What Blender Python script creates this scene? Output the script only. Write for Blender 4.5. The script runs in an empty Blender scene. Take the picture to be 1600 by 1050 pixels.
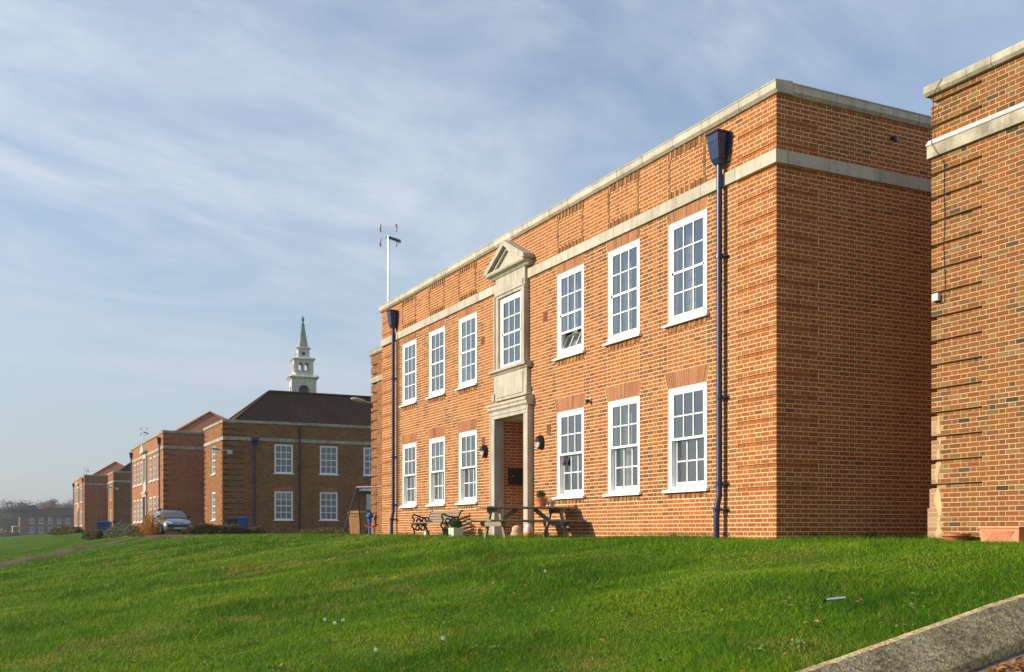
import bpy, bmesh, math, random
import numpy as np
from mathutils import Vector, Matrix

random.seed(7)
rng = np.random.default_rng(11)
SC = bpy.context.scene
COL = SC.collection
PI = math.pi
R_ = math.radians

# ------------------------------------------------------------------ camera, sky, sun, exposure
EYE = Vector((13.49, -11.50, 0.15))
FX, FY = -0.8957, 0.4446                    # forward direction, the facade runs along X
cam = bpy.data.cameras.new('camera')
cam.sensor_width = 36.0
cam.lens = 37.15
cam.shift_y = 0.191
cam.clip_start = 0.1
cam.clip_end = 4000
cam_o = bpy.data.objects.new('camera', cam)
COL.objects.link(cam_o)
cam_o.location = EYE
cam_o.rotation_euler = (R_(90), 0, math.atan2(-FX, FY))
SC.camera = cam_o

SUN_EL, SUN_AZ = R_(22.0), R_(20.0)         # azimuth measured from the facade's normal towards -X
SUN_DIR = Vector((-math.sin(SUN_AZ) * math.cos(SUN_EL), -math.cos(SUN_AZ) * math.cos(SUN_EL), math.sin(SUN_EL)))

world = bpy.data.worlds.new('World')
SC.world = world
world.use_nodes = True
wt = world.node_tree
wt.nodes.clear()
wn = wt.nodes.new
w_out = wn('ShaderNodeOutputWorld')
w_bg = wn('ShaderNodeBackground')
w_bg.inputs['Strength'].default_value = 0.146
sky = wn('ShaderNodeTexSky')
sky.sky_type = 'NISHITA'
sky.sun_disc = False
sky.sun_elevation = SUN_EL
sky.sun_rotation = math.atan2(SUN_DIR.x, SUN_DIR.y)
sky.altitude = 50
sky.air_density = 1.0
sky.dust_density = 0.2
sky.ozone_density = 1.0
# high thin cirrus drawn over the whole dome
tc = wn('ShaderNodeTexCoord')
sep = wn('ShaderNodeSeparateXYZ')
wt.links.new(tc.outputs['Generated'], sep.inputs[0])
def wmath(op, a, b=None, clamp=False):
    n = wn('ShaderNodeMath'); n.operation = op; n.use_clamp = clamp
    for i, v in enumerate((a, b)):
        if v is None: continue
        if isinstance(v, (int, float)): n.inputs[i].default_value = v
        else: wt.links.new(v, n.inputs[i])
    return n.outputs[0]
zc = wmath('ADD', wmath('MAXIMUM', sep.outputs[2], 0.0), 0.16)
px_ = wmath('DIVIDE', sep.outputs[0], zc)
py_ = wmath('DIVIDE', sep.outputs[1], zc)
comb = wn('ShaderNodeCombineXYZ')
wt.links.new(px_, comb.inputs[0]); wt.links.new(py_, comb.inputs[1])
def cloud_noise(rot, scale, stretch, detail, rough, dist, off):
    mp = wn('ShaderNodeMapping')
    mr = wn('ShaderNodeMapping')
    mr.inputs['Rotation'].default_value = (0, 0, R_(rot))
    wt.links.new(comb.outputs[0], mr.inputs['Vector'])
    mp.inputs['Scale'].default_value = (scale, scale * stretch, 1)
    mp.inputs['Location'].default_value = off
    wt.links.new(mr.outputs[0], mp.inputs['Vector'])
    nz = wn('ShaderNodeTexNoise')
    nz.inputs['Scale'].default_value = 1.0
    nz.inputs['Detail'].default_value = detail
    nz.inputs['Roughness'].default_value = rough
    nz.inputs['Distortion'].default_value = dist
    wt.links.new(mp.outputs[0], nz.inputs['Vector'])
    return nz.outputs['Fac']
def wramp(v, a, b):
    n = wn('ShaderNodeMapRange'); n.interpolation_type = 'SMOOTHSTEP'
    n.inputs['From Min'].default_value = a; n.inputs['From Max'].default_value = b
    wt.links.new(v, n.inputs['Value'])
    return n.outputs[0]
CR, CX, CY = 64, 3.1, 0.4
streak = wramp(cloud_noise(CR, 0.70, 1.6, 9, 0.60, 1.1, (CX, CY, 0)), 0.40, 0.78)
sheet = wramp(cloud_noise(-10, 0.30, 1.3, 5, 0.5, 0.3, (1.7, 5.2, 0)), 0.33, 0.60)
fine = wramp(cloud_noise(70, 1.5, 1.8, 8, 0.62, 1.2, (5.0, 1.1, 0)), 0.40, 0.80)
cl = wmath('ADD', wmath('MULTIPLY', wmath('ADD', streak, wmath('MULTIPLY', fine, 0.45)), wmath('ADD', wmath('MULTIPLY', sheet, 0.85), 0.15)), wmath('MULTIPLY', sheet, 0.14), True)
cl = wmath('MULTIPLY', cl, 0.88)
veil = wmath('POWER', 2.718, wmath('MULTIPLY', wmath('MAXIMUM', sep.outputs[2], 0.0), -5.0))   # the thin sheet is seen edge-on low down
wmix = wn('ShaderNodeMixRGB')
wmix.inputs['Color2'].default_value = (4.5, 4.9, 5.45, 1)
wt.links.new(cl, wmix.inputs['Fac'])
wt.links.new(sky.outputs[0], wmix.inputs['Color1'])
wmix2 = wn('ShaderNodeMixRGB')
wmix2.inputs['Color2'].default_value = (2.05, 2.22, 2.68, 1)
wt.links.new(wmath('MULTIPLY', veil, 0.95), wmix2.inputs['Fac'])
wt.links.new(wmix.outputs[0], wmix2.inputs['Color1'])
wt.links.new(wmix2.outputs[0], w_bg.inputs['Color'])
wt.links.new(w_bg.outputs[0], w_out.inputs['Surface'])

sun = bpy.data.lights.new('sun', 'SUN')
sun.energy = 5.0
sun.angle = R_(0.53)
sun.color = (1.0, 0.88, 0.70)
sun_o = bpy.data.objects.new('sun', sun)
COL.objects.link(sun_o)
sun_o.location = (0, -30, 40)
sun_o.rotation_euler = (-SUN_DIR).to_track_quat('-Z', 'Y').to_euler()

SC.view_settings.view_transform = 'Standard'
SC.view_settings.look = 'None'
SC.view_settings.gamma = 1.0
SC.view_settings.use_curve_mapping = False
SC.view_settings.exposure = 0.30
try:
    SC.cycles.max_bounces = 8
    SC.cycles.transparent_max_bounces = 12
    SC.cycles.volume_bounces = 0
except Exception:
    pass

def spot(px, dist):
    """ground position seen in photo column px at a given depth in metres"""
    r = (px - 800.0) / 1651.0 * dist
    return EYE.x + r * 0.4446 + dist * FX, EYE.y + r * 0.8957 + dist * FY

# ------------------------------------------------------------------ materials
M = {}
def new_mat(name):
    m = bpy.data.materials.new(name); m.use_nodes = True
    nt = m.node_tree; nt.nodes.clear()
    out = nt.nodes.new('ShaderNodeOutputMaterial')
    bs = nt.nodes.new('ShaderNodeBsdfPrincipled')
    nt.links.new(bs.outputs[0], out.inputs['Surface'])
    M[name] = m
    return m, nt, bs, out
def coords(nt, kind='Object', scale=None):
    t = nt.nodes.new('ShaderNodeTexCoord')
    o = t.outputs[kind]
    if scale is not None:
        mp = nt.nodes.new('ShaderNodeMapping'); mp.inputs['Scale'].default_value = scale
        nt.links.new(o, mp.inputs[0]); o = mp.outputs[0]
    return o
def noise(nt, vec, scale, detail=4, rough=0.55):
    n = nt.nodes.new('ShaderNodeTexNoise')
    n.inputs['Scale'].default_value = scale; n.inputs['Detail'].default_value = detail
    n.inputs['Roughness'].default_value = rough
    nt.links.new(vec, n.inputs['Vector'])
    return n.outputs['Fac']
def ramp(nt, fac, stops):
    n = nt.nodes.new('ShaderNodeValToRGB')
    e = n.color_ramp.elements
    while len(e) < len(stops): e.new(0.5)
    for i, (p, c) in enumerate(stops):
        e[i].position = p; e[i].color = (*c, 1)
    nt.links.new(fac, n.inputs[0])
    return n.outputs[0]
def mixc(nt, fac, a, b, mode='MIX'):
    n = nt.nodes.new('ShaderNodeMixRGB'); n.blend_type = mode
    for k, v in (('Fac', fac), ('Color1', a), ('Color2', b)):
        if isinstance(v, (int, float)): n.inputs[k].default_value = v
        elif isinstance(v, tuple): n.inputs[k].default_value = (*v, 1)
        else: nt.links.new(v, n.inputs[k])
    return n.outputs[0]
def bump(nt, bs, fac, strength, dist=0.01):
    b = nt.nodes.new('ShaderNodeBump')
    b.inputs['Strength'].default_value = strength; b.inputs['Distance'].default_value = dist
    nt.links.new(fac, b.inputs['Height']); nt.links.new(b.outputs[0], bs.inputs['Normal'])
def simple(name, col, rough=0.6, var=0.15, scale=6.0, spec=0.4, metal=0.0, bmp=0.0, kind='Object', var_scale=None):
    m, nt, bs, out = new_mat(name)
    v = coords(nt, kind, var_scale)
    f = noise(nt, v, scale)
    lo = tuple(c * (1 - var) for c in col); hi = tuple(min(1, c * (1 + var)) for c in col)
    c = ramp(nt, f, [(0.3, lo), (0.7, hi)])
    nt.links.new(c, bs.inputs['Base Color'])
    bs.inputs['Roughness'].default_value = rough
    bs.inputs['Specular IOR Level'].default_value = spec
    bs.inputs['Metallic'].default_value = metal
    if bmp: bump(nt, bs, noise(nt, v, scale * 8, 3), bmp)
    return m

# brick laid as geometry: the colour of each fired brick comes from the mesh
m, nt, bs, out = new_mat('laid_brick')
at_ = nt.nodes.new('ShaderNodeAttribute'); at_.attribute_name = 'brick_colour'
v = coords(nt, 'Object')
c1 = mixc(nt, 0.5, at_.outputs['Color'], ramp(nt, noise(nt, v, 45, 5, 0.65), [(0.3, (0.62, 0.62, 0.62)), (0.72, (1.25, 1.22, 1.18))]), 'MULTIPLY')
c2 = mixc(nt, 0.55, c1, ramp(nt, noise(nt, v, 1.1, 4, 0.6), [(0.32, (0.72, 0.72, 0.74)), (0.68, (1.16, 1.13, 1.1))]), 'MULTIPLY')
nt.links.new(c2, bs.inputs['Base Color']); bs.inputs['Roughness'].default_value = 0.9
bs.inputs['Specular IOR Level'].default_value = 0.2
bump(nt, bs, noise(nt, v, 140, 3, 0.7), 0.35, 0.004)

simple('mortar', (0.78, 0.61, 0.36), 0.95, 0.14, 5.0, 0.1, bmp=0.2)
simple('mortar_side', (0.60, 0.42, 0.24), 0.95, 0.16, 4.0, 0.1, bmp=0.2)
simple('mortar_old', (0.54, 0.39, 0.20), 0.95, 0.2, 4.0, 0.1, bmp=0.25)

def far_brick(name, a, b, mort):
    m, nt, bs, out = new_mat(name)
    v = coords(nt, 'Object')
    sp = nt.nodes.new('ShaderNodeSeparateXYZ'); cb = nt.nodes.new('ShaderNodeCombineXYZ')
    nt.links.new(v, sp.inputs[0]); nt.links.new(sp.outputs[0], cb.inputs[0]); nt.links.new(sp.outputs[2], cb.inputs[1])
    t = nt.nodes.new('ShaderNodeTexBrick')
    t.inputs['Scale'].default_value = 1.0
    t.inputs['Brick Width'].default_value = 0.225; t.inputs['Row Height'].default_value = 0.075
    t.inputs['Mortar Size'].default_value = 0.007; t.inputs['Mortar Smooth'].default_value = 0.2
    t.inputs['Bias'].default_value = 0.0
    t.inputs['Color1'].default_value = (*a, 1); t.inputs['Color2'].default_value = (*b, 1); t.inputs['Mortar'].default_value = (*mort, 1)
    nt.links.new(cb.outputs[0], t.inputs['Vector'])
    c = mixc(nt, 0.45, t.outputs['Color'], ramp(nt, noise(nt, v, 0.9, 5, 0.65), [(0.3, (0.6, 0.6, 0.62)), (0.7, (1.2, 1.17, 1.12))]), 'MULTIPLY')
    nt.links.new(c, bs.inputs['Base Color']); bs.inputs['Roughness'].default_value = 0.95
    bs.inputs['Specular IOR Level'].default_value = 0.15
    bump(nt, bs, t.outputs['Fac'], -0.4, 0.006)
far_brick('brick_orange', (0.38, 0.13, 0.055), (0.22, 0.075, 0.034), (0.52, 0.34, 0.20))
far_brick('brick_brown', (0.295, 0.116, 0.043), (0.145, 0.058, 0.024), (0.36, 0.22, 0.115))
far_brick('brick_far', (0.24, 0.115, 0.08), (0.19, 0.09, 0.065), (0.30, 0.22, 0.17))

# weathered portland stone
def stone(name, col, dirt):
    m, nt, bs, out = new_mat(name)
    v = coords(nt, 'Object')
    f = noise(nt, v, 2.2, 6, 0.65); g = noise(nt, v, 26, 4, 0.6)
    oi = nt.nodes.new('ShaderNodeObjectInfo')
    c = ramp(nt, f, [(0.30, dirt), (0.62, col)])
    c = mixc(nt, 0.35, c, ramp(nt, g, [(0.3, (0.72, 0.72, 0.7)), (0.7, (1.12, 1.12, 1.1))]), 'MULTIPLY')
    c = mixc(nt, 0.6, c, ramp(nt, oi.outputs['Random'], [(0.0, (0.78, 0.78, 0.78)), (1.0, (1.14, 1.12, 1.08))]), 'MULTIPLY')
    run = noise(nt, coords(nt, 'Object', (7, 7, 0.6)), 1.0, 5, 0.65)          # dark run-off
    c = mixc(nt, 0.45, c, ramp(nt, run, [(0.36, (0.55, 0.54, 0.5)), (0.52, (1.04, 1.03, 1.0))]), 'MULTIPLY')
    nt.links.new(c, bs.inputs['Base Color']); bs.inputs['Roughness'].default_value = 0.9
    bs.inputs['Specular IOR Level'].default_value = 0.2
    bump(nt, bs, noise(nt, v, 70, 3), 0.25, 0.006)
stone('stone', (0.56, 0.52, 0.435), (0.44, 0.405, 0.335))
stone('stone_old', (0.50, 0.46, 0.37), (0.24, 0.22, 0.17))
stone('tower_stone', (0.74, 0.71, 0.63), (0.38, 0.36, 0.31))

simple('white_paint', (0.84, 0.84, 0.825), 0.45, 0.05, 5.0, 0.4)
simple('navy_paint', (0.013, 0.027, 0.085), 0.32, 0.15, 9.0, 0.5)
simple('soil_pipe', (0.035, 0.025, 0.03), 0.5, 0.2)
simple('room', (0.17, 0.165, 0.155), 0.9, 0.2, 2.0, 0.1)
simple('curtain', (0.78, 0.76, 0.70), 0.9, 0.1, 8.0, 0.1)
simple('lead', (0.52, 0.53, 0.54), 0.5, 0.15, 4.0, 0.4)
simple('black_plastic', (0.016, 0.014, 0.013), 0.4, 0.2)
simple('dark_door', (0.05, 0.035, 0.03), 0.5, 0.2)
simple('brown_door', (0.16, 0.075, 0.025), 0.5, 0.2)
simple('grey_plastic', (0.5, 0.5, 0.5), 0.4, 0.1)
simple('lamp_lens', (0.42, 0.41, 0.36), 0.25, 0.08)
simple('air_brick', (0.22, 0.075, 0.042), 0.9, 0.2, 20)
simple('terracotta', (0.50, 0.17, 0.065), 0.75, 0.2, 7.0, 0.3, bmp=0.15)
simple('terracotta_light', (0.66, 0.27, 0.14), 0.75, 0.12, 5.0, 0.3)
simple('iron_green', (0.012, 0.05, 0.032), 0.4, 0.25, 14)
simple('bin_black', (0.03, 0.033, 0.036), 0.5, 0.2)
simple('bin_blue', (0.015, 0.06, 0.22), 0.45, 0.15)
simple('bin_brown', (0.36, 0.17, 0.06), 0.5, 0.15)
simple('swing_paint', (0.03, 0.022, 0.03), 0.4, 0.25)
simple('swing_bar', (0.42, 0.24, 0.22), 0.4, 0.2)
simple('red_plastic', (0.5, 0.02, 0.02), 0.4, 0.1)
simple('blue_plastic', (0.04, 0.13, 0.42), 0.4, 0.1)
simple('orange_plastic', (0.85, 0.21, 0.01), 0.4, 0.08)
simple('pale_plastic', (0.68, 0.62, 0.56), 0.35, 0.06)
simple('straw', (0.52, 0.36, 0.20), 0.9, 0.3, 14)
simple('pale_green_paint', (0.50, 0.58, 0.43), 0.55, 0.1, 5)
simple('pink_mat', (0.5, 0.36, 0.33), 0.9, 0.3, 10)
simple('card_brown', (0.16, 0.10, 0.07), 0.8, 0.2)
simple('purple_glass', (0.10, 0.04, 0.10), 0.2, 0.1)
simple('steel', (0.62, 0.64, 0.66), 0.35, 0.12, 10, 0.5, 0.8)
simple('dark_metal', (0.02, 0.025, 0.035), 0.4, 0.2)
simple('copper_green', (0.09, 0.29, 0.23), 0.7, 0.35, 1.2)
simple('rubber', (0.012, 0.012, 0.013), 0.8, 0.2)
simple('bark', (0.09, 0.065, 0.045), 0.95, 0.3, 3, 0.1)
simple('concrete_slab', (0.36, 0.33, 0.28), 0.9, 0.2, 5, 0.2, bmp=0.2)
simple('path_surface', (0.17, 0.135, 0.095), 0.95, 0.35, 8, 0.1, bmp=0.5)
simple('dirt_path', (0.105, 0.072, 0.045), 0.95, 0.4, 1.2, 0.1, bmp=0.5)

def wood(name, a, b):
    m, nt, bs, out = new_mat(name)
    v = coords(nt, 'Object', (3, 3, 26))
    f = noise(nt, v, 2.2, 6, 0.65)
    nt.links.new(ramp(nt, f, [(0.28, a), (0.72, b)]), bs.inputs['Base Color'])
    bs.inputs['Roughness'].default_value = 0.85; bs.inputs['Specular IOR Level'].default_value = 0.2
    bump(nt, bs, f, 0.3, 0.005)
wood('wood_grey', (0.16, 0.122, 0.085), (0.36, 0.29, 0.21))
wood('wood_slat', (0.20, 0.155, 0.11), (0.36, 0.29, 0.22))

def roof_tile(name, a, b):
    m, nt, bs, out = new_mat(name)
    v = coords(nt, 'Object')
    sp = nt.nodes.new('ShaderNodeSeparateXYZ'); nt.links.new(v, sp.inputs[0])
    wv = nt.nodes.new('ShaderNodeTexWave'); wv.wave_type = 'BANDS'; wv.bands_direction = 'Z'; wv.wave_profile = 'SAW'
    wv.inputs['Scale'].default_value = 2.6; wv.inputs['Distortion'].default_value = 0.3
    nt.links.new(v, wv.inputs['Vector'])
    n1 = noise(nt, v, 5.5, 5, 0.75); n2 = noise(nt, v, 0.6, 3)
    c = ramp(nt, n1, [(0.3, a), (0.7, b)])
    c = mixc(nt, 0.35, c, ramp(nt, n2, [(0.3, (0.6, 0.6, 0.6)), (0.7, (1.2, 1.2, 1.2))]), 'MULTIPLY')
    c = mixc(nt, 0.3, c, ramp(nt, wv.outputs['Fac'], [(0.0, (0.55, 0.55, 0.55)), (0.35, (1.05, 1.05, 1.05))]), 'MULTIPLY')
    nt.links.new(c, bs.inputs['Base Color']); bs.inputs['Roughness'].default_value = 0.9
    bs.inputs['Specular IOR Level'].default_value = 0.15
    bump(nt, bs, wv.outputs['Fac'], 0.5, 0.03)
roof_tile('roof_dark', (0.045, 0.026, 0.017), (0.105, 0.062, 0.040))
roof_tile('roof_orange', (0.26, 0.105, 0.05), (0.42, 0.18, 0.09))
roof_tile('roof_slate', (0.022, 0.018, 0.017), (0.05, 0.04, 0.036))

# window glass: what is behind shows through, the sky mirrors in it
def glass(name, base, gain, tint):
    m = bpy.data.materials.new(name); m.use_nodes = True
    nt = m.node_tree; nt.nodes.clear()
    out = nt.nodes.new('ShaderNodeOutputMaterial'); mx = nt.nodes.new('ShaderNodeMixShader')
    tr = nt.nodes.new('ShaderNodeBsdfTransparent'); gl = nt.nodes.new('ShaderNodeBsdfGlossy')
    tr.inputs[0].default_value = (*tint, 1)
    gl.inputs['Color'].default_value = (0.95, 0.97, 1, 1); gl.inputs['Roughness'].default_value = 0.015
    fr = nt.nodes.new('ShaderNodeFresnel'); fr.inputs['IOR'].default_value = 1.52
    ma = nt.nodes.new('ShaderNodeMath'); ma.operation = 'MULTIPLY_ADD'; ma.use_clamp = True
    ma.inputs[1].default_value = gain; ma.inputs[2].default_value = base
    v = coords(nt, 'Object')
    bp = nt.nodes.new('ShaderNodeBump'); bp.inputs['Strength'].default_value = 0.025; bp.inputs['Distance'].default_value = 0.02
    nt.links.new(noise(nt, v, 3.5, 2), bp.inputs['Height']); nt.links.new(bp.outputs[0], gl.inputs['Normal'])
    nt.links.new(fr.outputs[0], ma.inputs[0]); nt.links.new(ma.outputs[0], mx.inputs[0])
    nt.links.new(tr.outputs[0], mx.inputs[1]); nt.links.new(gl.outputs[0], mx.inputs[2]); nt.links.new(mx.outputs[0], out.inputs['Surface'])
    M[name] = m
glass('glass', 0.22, 1.2, (0.6, 0.64, 0.64))
glass('far_glass', 0.07, 1.2, (0.45, 0.48, 0.48))
glass('car_glass', 0.10, 1.5, (0.18, 0.2, 0.2))

m, nt, bs, out = new_mat('car_paint')
bs.inputs['Base Color'].default_value = (0.17, 0.20, 0.25, 1); bs.inputs['Metallic'].default_value = 0.6
bs.inputs['Roughness'].default_value = 0.32; bs.inputs['Coat Weight'].default_value = 0.6; bs.inputs['Coat Roughness'].default_value = 0.05

# lawn
m, nt, bs, out = new_mat('lawn')
v = coords(nt, 'Object')
c = ramp(nt, noise(nt, v, 0.35, 6, 0.65), [(0.30, (0.036, 0.080, 0.005)), (0.55, (0.062, 0.122, 0.008)), (0.75, (0.105, 0.140, 0.016))])
c = mixc(nt, 0.5, c, ramp(nt, noise(nt, v, 9, 5, 0.7), [(0.3, (0.6, 0.6, 0.6)), (0.7, (1.3, 1.3, 1.3))]), 'MULTIPLY')
nt.links.new(c, bs.inputs['Base Color']); bs.inputs['Roughness'].default_value = 1.0
bs.inputs['Specular IOR Level'].default_value = 0.05
bump(nt, bs, noise(nt, v, 14, 5, 0.7), 0.9, 0.06)

m, nt, bs, out = new_mat('grass_blade')
at_ = nt.nodes.new('ShaderNodeAttribute'); at_.attribute_name = 'tint'
c = ramp(nt, at_.outputs['Fac'], [(0.0, (0.040, 0.108, 0.004)), (0.40, (0.108, 0.240, 0.006)), (0.85, (0.215, 0.350, 0.016)), (0.97, (0.34, 0.27, 0.07))])
v = coords(nt, 'Object')
c = mixc(nt, 0.85, c, ramp(nt, noise(nt, v, 0.42, 6, 0.65), [(0.32, (0.45, 0.60, 0.5)), (0.50, (1.0, 1.0, 1.0)), (0.70, (1.55, 1.12, 1.2))]), 'MULTIPLY')
c = mixc(nt, 0.6, c, ramp(nt, noise(nt, v, 2.3, 5, 0.7), [(0.32, (0.55, 0.68, 0.6)), (0.50, (1.0, 1.0, 1.0)), (0.70, (1.4, 1.1, 1.15))]), 'MULTIPLY')
nt.links.new(c, bs.inputs['Base Color']); bs.inputs['Roughness'].default_value = 0.6
bs.inputs['Specular IOR Level'].default_value = 0.10
tl = nt.nodes.new('ShaderNodeBsdfTranslucent'); nt.links.new(c, tl.inputs[0])
mx = nt.nodes.new('ShaderNodeMixShader'); mx.inputs[0].default_value = 0.3
nt.links.new(bs.outputs[0], mx.inputs[1]); nt.links.new(tl.outputs[0], mx.inputs[2]); nt.links.new(mx.outputs[0], out.inputs['Surface'])

def leafy(name, stops, trans=0.25):
    m, nt, bs, out = new_mat(name)
    at_ = nt.nodes.new('ShaderNodeAttribute'); at_.attribute_name = 'tint'
    c = ramp(nt, at_.outputs['Fac'], stops)
    nt.links.new(c, bs.inputs['Base Color']); bs.inputs['Roughness'].default_value = 0.7
    bs.inputs['Specular IOR Level'].default_value = 0.2
    tl = nt.nodes.new('ShaderNodeBsdfTranslucent'); nt.links.new(c, tl.inputs[0])
    mx = nt.nodes.new('ShaderNodeMixShader'); mx.inputs[0].default_value = trans
    nt.links.new(bs.outputs[0], mx.inputs[1]); nt.links.new(tl.outputs[0], mx.inputs[2]); nt.links.new(mx.outputs[0], out.inputs['Surface'])
leafy('hedge_leaf', [(0.0, (0.045, 0.055, 0.016)), (0.55, (0.115, 0.115, 0.032)), (0.85, (0.21, 0.13, 0.045)), (1.0, (0.28, 0.15, 0.05))])
leafy('hedge_grey', [(0.0, (0.07, 0.08, 0.045)), (0.6, (0.18, 0.19, 0.11)), (1.0, (0.25, 0.21, 0.13))])
leafy('orange_leaf', [(0.0, (0.32, 0.12, 0.012)), (0.6, (0.50, 0.22, 0.015)), (1.0, (0.62, 0.33, 0.05))], 0.4)
leafy('pot_leaf', [(0.0, (0.03, 0.06, 0.015)), (0.7, (0.07, 0.13, 0.035)), (1.0, (0.13, 0.19, 0.07))])
leafy('weed_leaf', [(0.0, (0.06, 0.14, 0.02)), (0.7, (0.12, 0.22, 0.035)), (1.0, (0.22, 0.30, 0.06))], 0.3)
leafy('fallen_leaf', [(0.0, (0.16, 0.07, 0.025)), (0.5, (0.34, 0.16, 0.06)), (1.0, (0.55, 0.30, 0.13))], 0.2)
leafy('conifer_leaf', [(0.0, (0.018, 0.03, 0.02)), (1.0, (0.045, 0.07, 0.045))], 0.1)
leafy('olive_leaf', [(0.0, (0.08, 0.09, 0.03)), (1.0, (0.18, 0.17, 0.07))])
leafy('russet_leaf', [(0.0, (0.10, 0.06, 0.035)), (1.0, (0.22, 0.14, 0.09))])
leafy('seed_fluff', [(0.0, (0.6, 0.6, 0.55)), (1.0, (0.8, 0.8, 0.76))], 0.4)

m, nt, bs, out = new_mat('kerb_concrete')
v = coords(nt, 'Object')
c = ramp(nt, noise(nt, v, 2.6, 8, 0.75), [(0.3, (0.24, 0.175, 0.09)), (0.52, (0.52, 0.395, 0.21)), (0.75, (0.66, 0.53, 0.31))])
vo = nt.nodes.new('ShaderNodeTexVoronoi'); vo.inputs['Scale'].default_value = 48; nt.links.new(v, vo.inputs['Vector'])
c = mixc(nt, 0.75, c, ramp(nt, vo.outputs['Color'], [(0.1, (0.30, 0.28, 0.25)), (0.5, (0.95, 0.95, 0.95)), (0.9, (1.6, 1.57, 1.48))]), 'MULTIPLY')
lich = ramp(nt, noise(nt, v, 16, 4, 0.6), [(0.63, (0, 0, 0)), (0.68, (1, 1, 1))])
c = mixc(nt, lich, c, (0.44, 0.43, 0.38))
c = mixc(nt, ramp(nt, noise(nt, v, 6.3, 3, 0.6), [(0.68, (0, 0, 0)), (0.74, (0.7, 0.7, 0.7))]), c, (0.30, 0.24, 0.06))
nt.links.new(c, bs.inputs['Base Color']); bs.inputs['Roughness'].default_value = 0.95
bs.inputs['Specular IOR Level'].default_value = 0.15
bump(nt, bs, vo.outputs['Distance'], 0.6, 0.008)

# ------------------------------------------------------------------ object helpers
def setp(o, label=None, cat=None, group=None, kind=None):
    if label: o['label'] = label
    if cat: o['category'] = cat
    if group: o['group'] = group
    if kind: o['kind'] = kind
    return o
def thing(name, label, cat, loc=(0, 0, 0), rz=0.0, group=None):
    o = bpy.data.objects.new(name, None); COL.objects.link(o)
    o.empty_display_size = 0.3
    o.location = loc; o.rotation_euler = (0, 0, rz)
    return setp(o, label, cat, group)
def link(name, me, parent=None, loc=(0, 0, 0), rz=0.0):
    o = bpy.data.objects.new(name, me); COL.objects.link(o)
    o.location = loc; o.rotation_euler = (0, 0, rz)
    if parent is not None: o.parent = parent
    return o

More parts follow.
